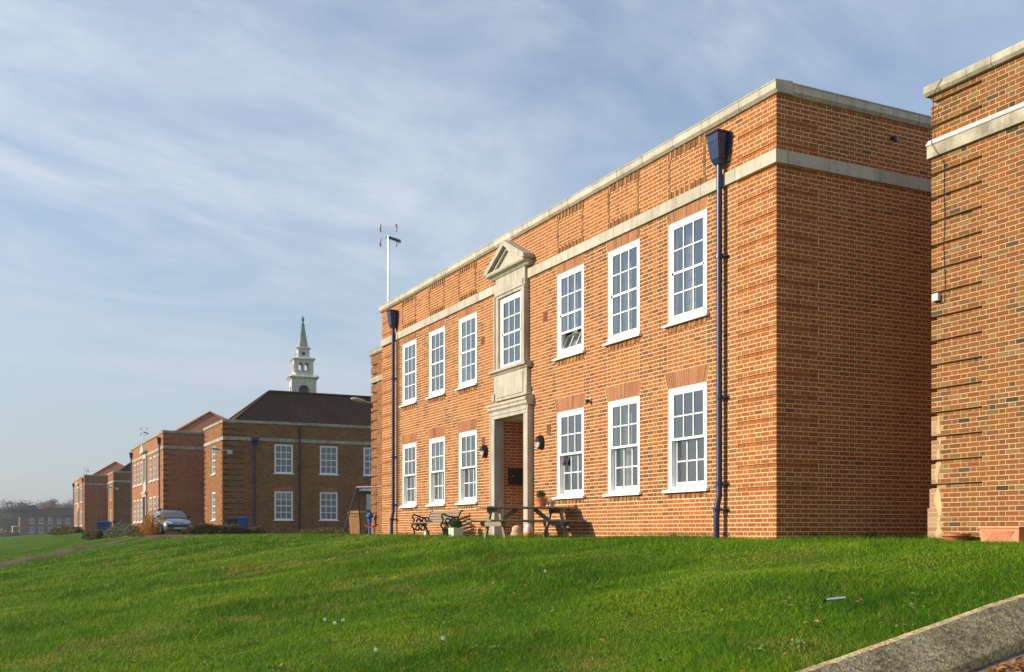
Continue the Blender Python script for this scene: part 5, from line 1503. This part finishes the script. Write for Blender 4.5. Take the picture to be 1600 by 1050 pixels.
pot(fp, 0.095, 0.135, 0.20, 'terracotta')
C = rng.normal(size=(900, 3)); C /= np.linalg.norm(C, axis=1)[:, None]; C *= (rng.random(900) ** 0.4)[:, None]
C = C * np.array([0.105, 0.105, 0.10]) + np.array([0, 0, 0.27])
C[:60] += np.stack([np.zeros(60), np.zeros(60), rng.random(60) * 0.10], 1)
link('foliage', leaf_mesh('foliage', C, 0.013, 'pot_leaf'), fp)
fp2 = thing('flower_pot', 'grey clay pot beside the terracotta one on the picnic table', 'plant pot', (-6.66, -0.55, tz + 0.738))
pot(fp2, 0.06, 0.085, 0.13, 'concrete_slab')
gb = thing('garden_bench', 'green cast-iron bench with pale wooden slats against the brick wall', 'bench', (-12.85, -0.68, -0.03), R_(14))
BL = 0.66
for s in (-1, 1):
    x = s * BL
    e = MB()
    for p in ([(x, -0.30, -0.03), (x, -0.27, 0.10), (x, -0.30, 0.26), (x, -0.36, 0.34), (x, -0.34, 0.40)],
              [(x, 0.24, -0.03), (x, 0.20, 0.14), (x, 0.10, 0.34), (x, 0.14, 0.40)],
              [(x, -0.35, 0.40), (x, -0.1, 0.385), (x, 0.13, 0.40), (x, 0.20, 0.52), (x, 0.28, 0.68), (x, 0.33, 0.74), (x, 0.37, 0.72)],
              [(x, -0.33, 0.40), (x, -0.28, 0.50), (x, -0.33, 0.57), (x, -0.31, 0.63), (x, -0.24, 0.63), (x, -0.1, 0.585), (x, 0.08, 0.56), (x, 0.21, 0.56)],
              [(x, -0.16, 0.40), (x, -0.20, 0.48), (x, -0.12, 0.53), (x, -0.05, 0.47), (x, -0.10, 0.43)],
              [(x, 0.02, 0.40), (x, -0.01, 0.50), (x, 0.06, 0.55), (x, 0.12, 0.48), (x, 0.06, 0.42)],
              [(x, -0.26, 0.26), (x, -0.16, 0.22), (x, -0.10, 0.29), (x, -0.16, 0.35), (x, -0.22, 0.31)],
              [(x, -0.10, 0.29), (x, 0.0, 0.22), (x, 0.09, 0.27), (x, 0.03, 0.35), (x, -0.04, 0.32)]):
        e.tube(smooth_line(p, 4), 0.024, 6)
    e.build('end_frame', 'iron_green', gb, smooth=True)
for k in range(5):
    y = -0.32 + k * 0.098
    MB().box(-BL - 0.01, BL + 0.01, y - 0.034, y + 0.034, 0.405, 0.43).build('seat_slat', 'wood_slat', gb, bevel=0.003)
for k in range(4):
    t = 0.12 + k * 0.245; y = 0.16 + t * 0.17; z = 0.43 + t * 0.32
    o = MB().box(-BL - 0.01, BL + 0.01, -0.011, 0.011, -0.031, 0.031).build('back_slat', 'wood_slat', gb, (0, y - 0.02, z), bevel=0.003); o.rotation_euler = (R_(-28), 0, 0)
px_p = thing('planter', 'pale green square planter with clipped shrub beside the bench', 'planter', (-11.75, -0.60, -0.05), R_(6))
MB().frustum(0, (-0.135, 0.135, -0.135, 0.135), 0.30, (-0.15, 0.15, -0.15, 0.15)).build('box', 'pale_green_paint', px_p, bevel=0.008)
MB().lathe([(0.02, 0), (0.02, 0.012)], 10).build('drain_plug', 'dark_metal', px_p, (-0.05, -0.146, 0.11)).rotation_euler = (R_(90), 0, 0)
C = rng.normal(size=(1100, 3)); C /= np.linalg.norm(C, axis=1)[:, None]; C *= (rng.random(1100) ** 0.35)[:, None]
C = C * np.array([0.16, 0.16, 0.14]) + np.array([0, 0, 0.40]); C[:, 2] = np.maximum(C[:, 2], 0.29)
link('foliage', leaf_mesh('foliage', C, 0.02, 'pot_leaf'), px_p)
def tin(name, label, cat, loc, w, d, h, mat, lidmat, rz=0.0):
    t = thing(name, label, cat, loc, rz)
    MB().box(-w / 2, w / 2, -d / 2, d / 2, 0, h * 0.9).build('body', mat, t, bevel=0.006)
    MB().box(-w / 2 - 0.006, w / 2 + 0.006, -d / 2 - 0.006, d / 2 + 0.006, h * 0.901, h).build('lid', lidmat, t, bevel=0.004)
tin('white_tin', 'small white box under the left end of the iron bench', 'box', (-13.72, -0.62, -0.05), 0.12, 0.12, 0.22, 'white_paint', 'grey_plastic')
tin('brown_box', 'dark brown box behind the bench legs', 'box', (-13.35, -0.16, -0.03), 0.28, 0.2, 0.30, 'card_brown', 'card_brown')
hz = thing('straw_ornament', 'tan rounded straw-coloured bundle on the doorstep', 'ornament', (-9.15, -0.12, 0.032))
MB().lathe([(0.16, 0), (0.17, 0.03), (0.15, 0.07), (0.155, 0.10), (0.11, 0.13)], 16).build('base', 'straw', hz, smooth=True)
MB().lathe([(0.02, 0), (0.12, 0.02), (0.13, 0.07), (0.10, 0.13), (0.04, 0.16), (0.0, 0.165)], 16).build('crown', 'straw', hz, (0.02, 0, 0.115), smooth=True).rotation_euler = (R_(24), R_(18), 0)
og_ = thing('garden_lantern', 'orange ring holding a pale rounded dome by the door jamb', 'lantern', (-7.98, -0.42, -0.04))
rg = MB(); n = 24
for i in range(n):
    a0, a1 = 2 * PI * i / n, 2 * PI * (i + 1) / n
    am = (a0 + a1) / 2
    zl = 0.09 if (math.cos(am + 1.9) > 0.80) else 0.0
    rg.add([(r * math.cos(a), r * math.sin(a), z) for r in (0.105, 0.09) for z in (zl, 0.17) for a in (a0, a1)], [(0, 1, 3, 2), (5, 4, 6, 7), (2, 3, 7, 6), (1, 0, 4, 5)])
rg.build('ring', 'orange_plastic', og_)
MB().lathe([(0.088, 0.05), (0.090, 0.20), (0.085, 0.27), (0.065, 0.33), (0.03, 0.365), (0.0, 0.37)], 18).build('dome', 'pale_plastic', og_, smooth=True)
pm = MB()
vs = []; n = 16
for i in range(n + 1):
    for k in range(5):
        vs.append((-10.9 + 0.9 * i / n, -0.95 + 0.10 * k, -0.012 + 0.012 * math.sin(i * 1.9 + k) + 0.012))
pm.add(vs, [(i * 5 + k, (i + 1) * 5 + k, (i + 1) * 5 + k + 1, i * 5 + k + 1) for i in range(n) for k in range(4)])
setp(pm.build('door_mat', 'pink_mat'), 'crumpled pinkish mat lying left of the doorstep', 'mat')
# letter box inside the porch
lb = thing('letter_box', 'black metal letter box on the brick wall inside the doorway', 'letter box', (DC - 0.812, 0.44, 1.34))
MB().box(0.0, 0.12, -0.19, 0.19, 0, 0.40).build('case', 'black_plastic', lb, bevel=0.008)
MB().box(0.121, 0.128, -0.15, 0.15, 0.32, 0.36).build('slot_flap', 'dark_metal', lb)
MB().lathe([(0.016, 0), (0.016, 0.012)], 10).build('lock', 'steel', lb, (0.121, -0.10, 0.20)).rotation_euler = (0, R_(90), 0)
# bulkhead lamps
for x, lab in ((-11.20, 'black oval bulkhead lamp left of the stone doorway'), (-8.13, 'black oval bulkhead lamp right of the stone doorway')):
    t = thing('bulkhead_lamp', lab, 'lamp', (x, -0.003, 2.22), 0, 'bulkhead lamps at the door')
    n = 20
    def oval(rx, rz, y): return [(rx * math.cos(2 * PI * k / n), y, rz * math.sin(2 * PI * k / n)) for k in range(n)]
    loft([oval(0.13, 0.17, 0), oval(0.13, 0.17, -0.06), oval(0.115, 0.155, -0.085), oval(0.095, 0.13, -0.085)]).build('body', 'black_plastic', t, smooth=True)
    half = [(0.10 * math.cos(a), 0.135 * math.sin(a)) for a in np.linspace(PI, 2 * PI, 11)]
    lo = loft([[(x_, -0.086, z_) for x_, z_ in half], [(x_ * 0.9, -0.115, z_ * 0.9 - 0.004) for x_, z_ in half]]); lo.build('lens', 'lamp_lens', t)
    half = [(0.10 * math.cos(a), 0.135 * math.sin(a)) for a in np.linspace(0, PI, 11)]
    loft([[(x_, -0.086, z_ + 0.003) for x_, z_ in half], [(x_ * 0.92, -0.125, z_ * 0.92 + 0.003) for x_, z_ in half]]).build('hood', 'black_plastic', t)
sc_ = thing('security_sensor', 'small dark sensor on the brick wall between lower windows', 'sensor', (-5.92, -0.003, 2.93))
MB().box(-0.05, 0.05, -0.03, 0, -0.02, 0.06).build('mount', 'grey_plastic', sc_)
MB().tube([(0, -0.03, 0.01), (0.01, -0.10, -0.03)], 0.035, 10).build('eye', 'black_plastic', sc_)
wo = thing('window_ornament', 'small purple bottle hanging in the lower window above the picnic table', 'ornament', (-7.18, 0.065, 1.62))
MB().lathe([(0.0, 0), (0.035, 0.02), (0.045, 0.07), (0.03, 0.12), (0.012, 0.15), (0.016, 0.19)], 12).build('bottle', 'purple_glass', wo, smooth=True)
MB().tube([(0, 0, 0.18), (0, 0, 0.34)], 0.003, 5).build('cord', 'rubber', wo)
# pots at the older wall
bw2 = thing('terracotta_bowl', 'shallow terracotta bowl at the foot of the older brick wall', 'plant pot', (RX + 0.72, RY - 0.30, -0.03))
MB().lathe([(0.12, 0), (0.19, 0.11), (0.215, 0.115), (0.215, 0.15), (0.195, 0.15), (0.17, 0.10)], 22).build('bowl', 'terracotta', bw2, smooth=True)
tr_ = thing('trough', 'pale terracotta lattice trough leaning at the foot of the older wall', 'trough', (RX + 1.58, RY - 0.30, -0.05))
MB().frustum(0, (-0.31, 0.31, -0.11, 0.11), 0.24, (-0.33, 0.33, -0.13, 0.13)).build('body', 'terracotta_light', tr_, bevel=0.006)
MB().box(-0.345, 0.345, -0.145, 0.145, 0.241, 0.27).build('rim', 'terracotta_light', tr_, bevel=0.006)
lt = MB()
for k in range(-4, 15):
    for s in (1, -1):
        a = (-0.29 + k * 0.04, 0.02); b = (a[0] + s * 0.18, 0.20)
        x0, x1 = sorted((a[0], b[0]))
        if x0 > -0.285 and x1 < 0.285:
            lt.bar((a[0], -0.122 - 0.002, 0.03), (b[0], -0.135, 0.21), 0.008, 0.012)
lt.build('lattice', 'terracotta_light', tr_)['kind'] = 'stuff'
wx, wy = 0.14, 2.05
wd_ = thing('weed', 'small dark weed growing at the foot of the shaded side wall', 'weed', (0.10, 1.90, -0.02))
C = rng.normal(size=(120, 3)) * np.array([0.05, 0.07, 0.045]) + np.array([0.04, 0, 0.08])
link('foliage', leaf_mesh('foliage', C, 0.022, 'pot_leaf'), wd_)
MB().tube([(0.03, 0, -0.03), (0.04, 0, 0.1)], 0.004, 5).build('stem', 'bark', wd_)
# rooftop aerials
def aerial(label, loc, mast, s=1.0):
    t = thing('tv_aerial', label, 'aerial', loc, R_(0), 'television aerials')
    MB().tube([(0, 0, 0), (0, 0, mast)], 0.032 * s, 8).build('mast', 'steel', t)
    a = Vector((0.25, 0.6, -0.22)) * 0.62
    top = Vector((0, 0, mast - 0.05))
    MB().bar(top - a * 0.15, top + a, 0.05, 0.05).build('boom', 'dark_metal', t)
    el = MB()
    for k in range(7):
        c = top + a * (0.15 + 0.13 * k); sx = Vector((-0.10, 0.04, 0)); el.bar(c - sx, c + sx, 0.03, 0.02); el.bar(c - Vector((0, 0, 0.07)), c + Vector((0, 0, 0.07)), 0.02)
    el.build('directors', 'dark_metal', t)['kind'] = 'stuff'
    Rv = Vector((0.4446, 0.8957, 0))
    for sx in (-1, 1):
        for sz in (-1, 1):
            q = [top + Rv * (sx * (0.27 - 0.009 * (abs(k - 2)) * (1 if sz > 0 else 1))) + Vector((0, 0, 0.06 + sz * (0.10 + 0.06 * k) + (0.02 if sz > 0 else -0.02))) for k in range(5)]
            MB().tube(q, 0.026, 6).build('reflector_blade', 'dark_metal', t)
    g = MB()
    for k in range(5): g.tube([top - Rv * 0.26 + Vector((0, 0, 0.12 + k * 0.06)), top + Rv * 0.26 + Vector((0, 0, 0.12 + k * 0.06))], 0.0035, 4)
    g.tube([top - Rv * 0.26 + Vector((0, 0, -0.05)), top + Rv * 0.26 + Vector((0, 0, -0.05))], 0.006, 4)
    g.build('reflector_rods', 'lead', t)['kind'] = 'stuff'
aerial('tall aerial mast on the left corner of the main roof', (-19.0, 0.15, 7.0), 2.75)
x, y = spot(217, 92); aerial('small aerial above the block behind the parked car', (-83.6, 0.75, 7.0), 1.9)
aerial('tiny aerial above the farthest seven-bay block', (-149.5, 1.2, 7.0), 2.0)

# ------------------------------------------------------------------ the lawn's small things
def on_lawn(px, py):
    f = 3.0
    while f < 80:
        x, y = spot(px, f)
        if EYE.z - (py - 831) / 1651 * f <= gz(x, y): return x, y, gz(x, y)
        f += 0.02
    return x, y, gz(x, y)
for px, py, h, lab in ((505, 985, 0.10, 'leftmost of three dandelion clocks clustered in the lawn'), (520, 990, 0.09, 'lowest, middle one of three clustered dandelion clocks'),
                       (533, 987, 0.10, 'rightmost of three dandelion clocks clustered in the lawn'), (849, 915, 0.16, 'tall dandelion clock standing highest up the lawn'),
                       (688, 1026, 0.13, 'lone dandelion clock low in the middle of the lawn'), (583, 1038, 0.10, 'small dandelion clock near the bottom edge of the lawn')):
    x, y, z = on_lawn(px, py)
    t = thing('dandelion', lab, 'dandelion', (x, y, z), 0, 'dandelion clocks in the lawn')
    MB().tube([(0, 0, -0.02), (0.008, 0.01, h * 0.6), (0.02, 0.015, h)], 0.0028, 5).build('stem', 'pot_leaf', t)
    C = rng.normal(size=(120, 3)); C /= np.linalg.norm(C, axis=1)[:, None]; C = C * 0.019 * (0.55 + 0.45 * rng.random(120))[:, None] + np.array([0.02, 0.015, h + 0.015])
    link('seed_head', leaf_mesh('seed_head', C, 0.0042, 'seed_fluff'), t)
x, y, z = on_lawn(1303, 950)
tb = thing('metal_tube', 'grey metal tube lying in the grass above the kerb', 'tube', (x, y, z + 0.06), math.atan2(0.75, 0.62))
MB().tube([(-0.065, 0, 0.0), (0.09, 0, 0.02)], 0.013, 10).build('barrel', 'steel', tb)
MB().tube([(-0.085, 0, -0.003), (-0.06, 0, 0.001)], 0.017, 10).build('collar', 'dark_metal', tb)

def fallen(name, pts_, size, label, cat):
    n = len(pts_)
    a = rng.random(n) * 2 * PI
    ux = np.stack([np.cos(a), np.sin(a), rng.normal(size=n) * 0.35], 1); vx = np.stack([-np.sin(a), np.cos(a), rng.normal(size=n) * 0.35], 1)
    s = (size * (0.6 + 0.8 * rng.random(n)))[:, None]
    k = np.array([[-1, 0], [-0.45, -0.5], [0.35, -0.55], [1, 0], [0.35, 0.55], [-0.45, 0.5]])
    V = np.stack([pts_ + s * (ux * p + vx * q) + np.array([0, 0, 1.0]) * s * 0.35 * (abs(q) * 1.2) for p, q in k], 1).reshape(-1, 3)
    F = np.arange(n * 6).reshape(n, 6)
    F = np.concatenate([F[:, [0, 1, 2, 3]], F[:, [0, 3, 4, 5]]])
    o = link(name, np_mesh(name, V, F, 'fallen_leaf', ('tint', 'FLOAT', 'FACE', np.tile(rng.random(n), 2))))
    return setp(o, label, cat, None, 'stuff')
P = []
for px, py, k in ((1345, 948, 3), (1350, 951, 2), (1258, 985, 2), (1420, 962, 2), (1272, 952, 1), (1228, 950, 1), (1225, 1012, 1), (880, 958, 2), (842, 996, 2), (835, 998, 1), (775, 990, 1), (718, 1043, 1),
                  (825, 922, 2), (610, 962, 2), (1265, 866, 1), (40, 1040, 1), (265, 1032, 2), (155, 985, 1), (285, 958, 1), (160, 942, 1), (245, 970, 1), (1485, 910, 2), (1110, 1005, 1), (1275, 1035, 1), (625, 985, 2)):
    x, y, z = on_lawn(px, py)
    for _ in range(k): P.append((x + random.gauss(0, 0.04), y + random.gauss(0, 0.04), z + 0.055))
for _ in range(70):
    x, y, z = on_lawn(random.uniform(-50, 1500), random.uniform(880, 1060) )
    if x < path_edge(y) - 0.1: P.append((x, y, z + 0.04))
fallen('fallen_leaves', np.array(P), 0.022, 'dry orange leaves scattered thinly over the lawn', 'leaves')
P = []
for _ in range(1500):
    y = random.uniform(-8.5, -3.2); d = 0.24 + abs(random.gauss(0, 0.35))
    P.append((float(path_edge(y)) + 0.30 + d, y, gz(7.0, y) - 0.25 + max(0, 0.12 - abs(d - 0.5) * 0.3) * random.random()))
fallen('leaf_pile', np.array(P), 0.035, 'brown dead leaves heaped in the gutter below the kerb', 'leaves')

# broad-leaved weeds among the grass
C = []; 
for _ in range(120):
    x, y, z = on_lawn(random.uniform(-40, 1450), random.uniform(875, 1055))
    if x > path_edge(y) - 0.15: continue
    k = random.randint(10, 26); r_ = random.uniform(0.03, 0.09)
    C.append(rng.normal(size=(k, 3)) * np.array([r_, r_, 0.006]) + np.array([x, y, z + 0.035]))
setp(link('lawn_weeds', leaf_mesh('lawn_weeds', np.concatenate(C), 0.016, 'weed_leaf')), 'low clover and broad-leaved weeds dotted through the lawn', 'weeds', None, 'stuff')

# grass blades, thickest near the viewer
N = 900000
ang0 = math.atan2(FY, FX)
th = ang0 + (rng.random(N) * 2 - 1) * R_(36)
rr = 4.2 * (75 / 4.2) ** rng.random(N)
bx_ = EYE.x + rr * np.cos(th); by_ = EYE.y + rr * np.sin(th)
# tussocks: thicker, longer patches
pat = 2.2 * vnoise(bx_ + 3, by_ + 9, 0.9) + 1.4 * vnoise(bx_ + 40, by_, 0.35)
worn = np.clip(vnoise(bx_ + 80, by_ + 20, 1.7) * 2.2 + vnoise(bx_, by_ + 33, 0.5) * 1.2 - 0.42, 0, 1)
keep = (bx_ < path_edge(by_) - 0.002) | (by_ > 0.9)
keep &= ~((bx_ > -LEN) & (bx_ < 0.01) & (by_ > -0.012)) & ~((bx_ > RX - 0.08) & (by_ > RY - 0.02)) & ~((bx_ < -19) & (by_ > 2.4))
keep &= ~((np.abs(bx_ - DC) < 0.98) & (by_ > -0.64))
lx = np.array(ln)
far_ = rr > 36
d2 = np.full(N, 99.0)
idx = np.where(far_)[0]
for i in range(0, len(lx), 2):
    d2[idx] = np.minimum(d2[idx], np.hypot(bx_[idx] - lx[i, 0], by_[idx] - lx[i, 1]))
keep &= d2 > 1.35
sh = np.clip((-by_) / 1.2, 0.35, 1) if False else 1.0
bx_, by_, rr, pat, worn = bx_[keep], by_[keep], rr[keep], pat[keep], worn[keep]
nw = 9000                                    # uncut fringe against the walls
fx_ = np.concatenate([-rng.random(nw) * LEN, np.full(nw // 3, 0.0) + rng.random(nw // 3) ** 2 * 0.16 + 0.004, RX + rng.random(nw // 3) * 5])
fy_ = np.concatenate([-0.006 - rng.random(nw) ** 2 * 0.16, rng.random(nw // 3) * 3.2, RY - 0.004 - rng.random(nw // 3) ** 2 * 0.16])
ok = ~((np.abs(fx_ - DC) < 0.98) & (fy_ > -0.64)); fx_, fy_ = fx_[ok], fy_[ok]
bx_ = np.concatenate([bx_, fx_]); by_ = np.concatenate([by_, fy_]); rr = np.concatenate([rr, np.hypot(fx_ - EYE.x, fy_ - EYE.y)])
pat = np.concatenate([pat, 0.9 + 1.6 * rng.random(len(fx_))]); worn = np.concatenate([worn, np.zeros(len(fx_))])
n = len(bx_)
bz = ground_z(bx_, by_)
hh = (0.022 + 0.026 * rng.random(n) ** 1.6) * (1 + 0.38 * pat) * np.clip(rr / 11, 1, 1.7)
hh *= np.where(rng.random(n) < 0.012, 1.9, 1.0) * (1 - 0.45 * worn)
wd = 0.0021 * np.clip(rr / 6, 0.8, 7) * (0.7 + 0.6 * rng.random(n))
a = rng.random(n) * 2 * PI
lush0 = np.clip(vnoise(bx_ + 60, by_ + 71, 1.5) * 2.4 + vnoise(bx_ + 5, by_ + 90, 0.6) * 1.3, -1, 1)
hh *= 1 + 0.45 * lush0
lean = hh * (0.45 + 1.1 * rng.random(n)); la = rng.normal(size=n) * 1.1 + 2.4
ox_, oy_ = np.cos(a) * wd, np.sin(a) * wd
A0 = np.stack([bx_ - ox_, by_ - oy_, bz - 0.004], 1); A1 = np.stack([bx_ + ox_, by_ + oy_, bz - 0.004], 1)
T = np.stack([bx_ + np.cos(la) * lean, by_ + np.sin(la) * lean, bz + hh], 1)
V = np.stack([A0, A1, T], 1).reshape(-1, 3)
F = np.arange(n * 3).reshape(n, 3)
lush = np.clip(vnoise(bx_ + 60, by_ + 71, 1.5) * 2.4 + vnoise(bx_ + 5, by_ + 90, 0.6) * 1.3, -1, 1)
tint = np.clip(0.46 + (rng.random(n) - 0.5) * 0.62 - 0.27 * lush, 0, 0.9); tint = np.where(rng.random(n) < 0.03 + 0.8 * worn, 0.99, tint)

me = np_mesh('grass', V, F, 'grass_blade', ('tint', 'FLOAT', 'FACE', tint))
setp(link('grass', me), 'short green lawn grass', 'grass', None, 'stuff')

# ------------------------------------------------------------------ air
m = bpy.data.materials.new('haze'); m.use_nodes = True; nt = m.node_tree; nt.nodes.clear()
out = nt.nodes.new('ShaderNodeOutputMaterial'); pv = nt.nodes.new('ShaderNodeVolumePrincipled')
pv.inputs['Color'].default_value = (0.80, 0.88, 1.0, 1); pv.inputs['Density'].default_value = 0.00027; pv.inputs['Anisotropy'].default_value = 0.2
nt.links.new(pv.outputs[0], out.inputs['Volume']); M['haze'] = m
hz_ = MB().box(-905, 125, -425, 425, -20, 46).build('haze', 'haze')
setp(hz_, 'pale blue autumn haze over the grounds', 'haze', None, 'stuff')
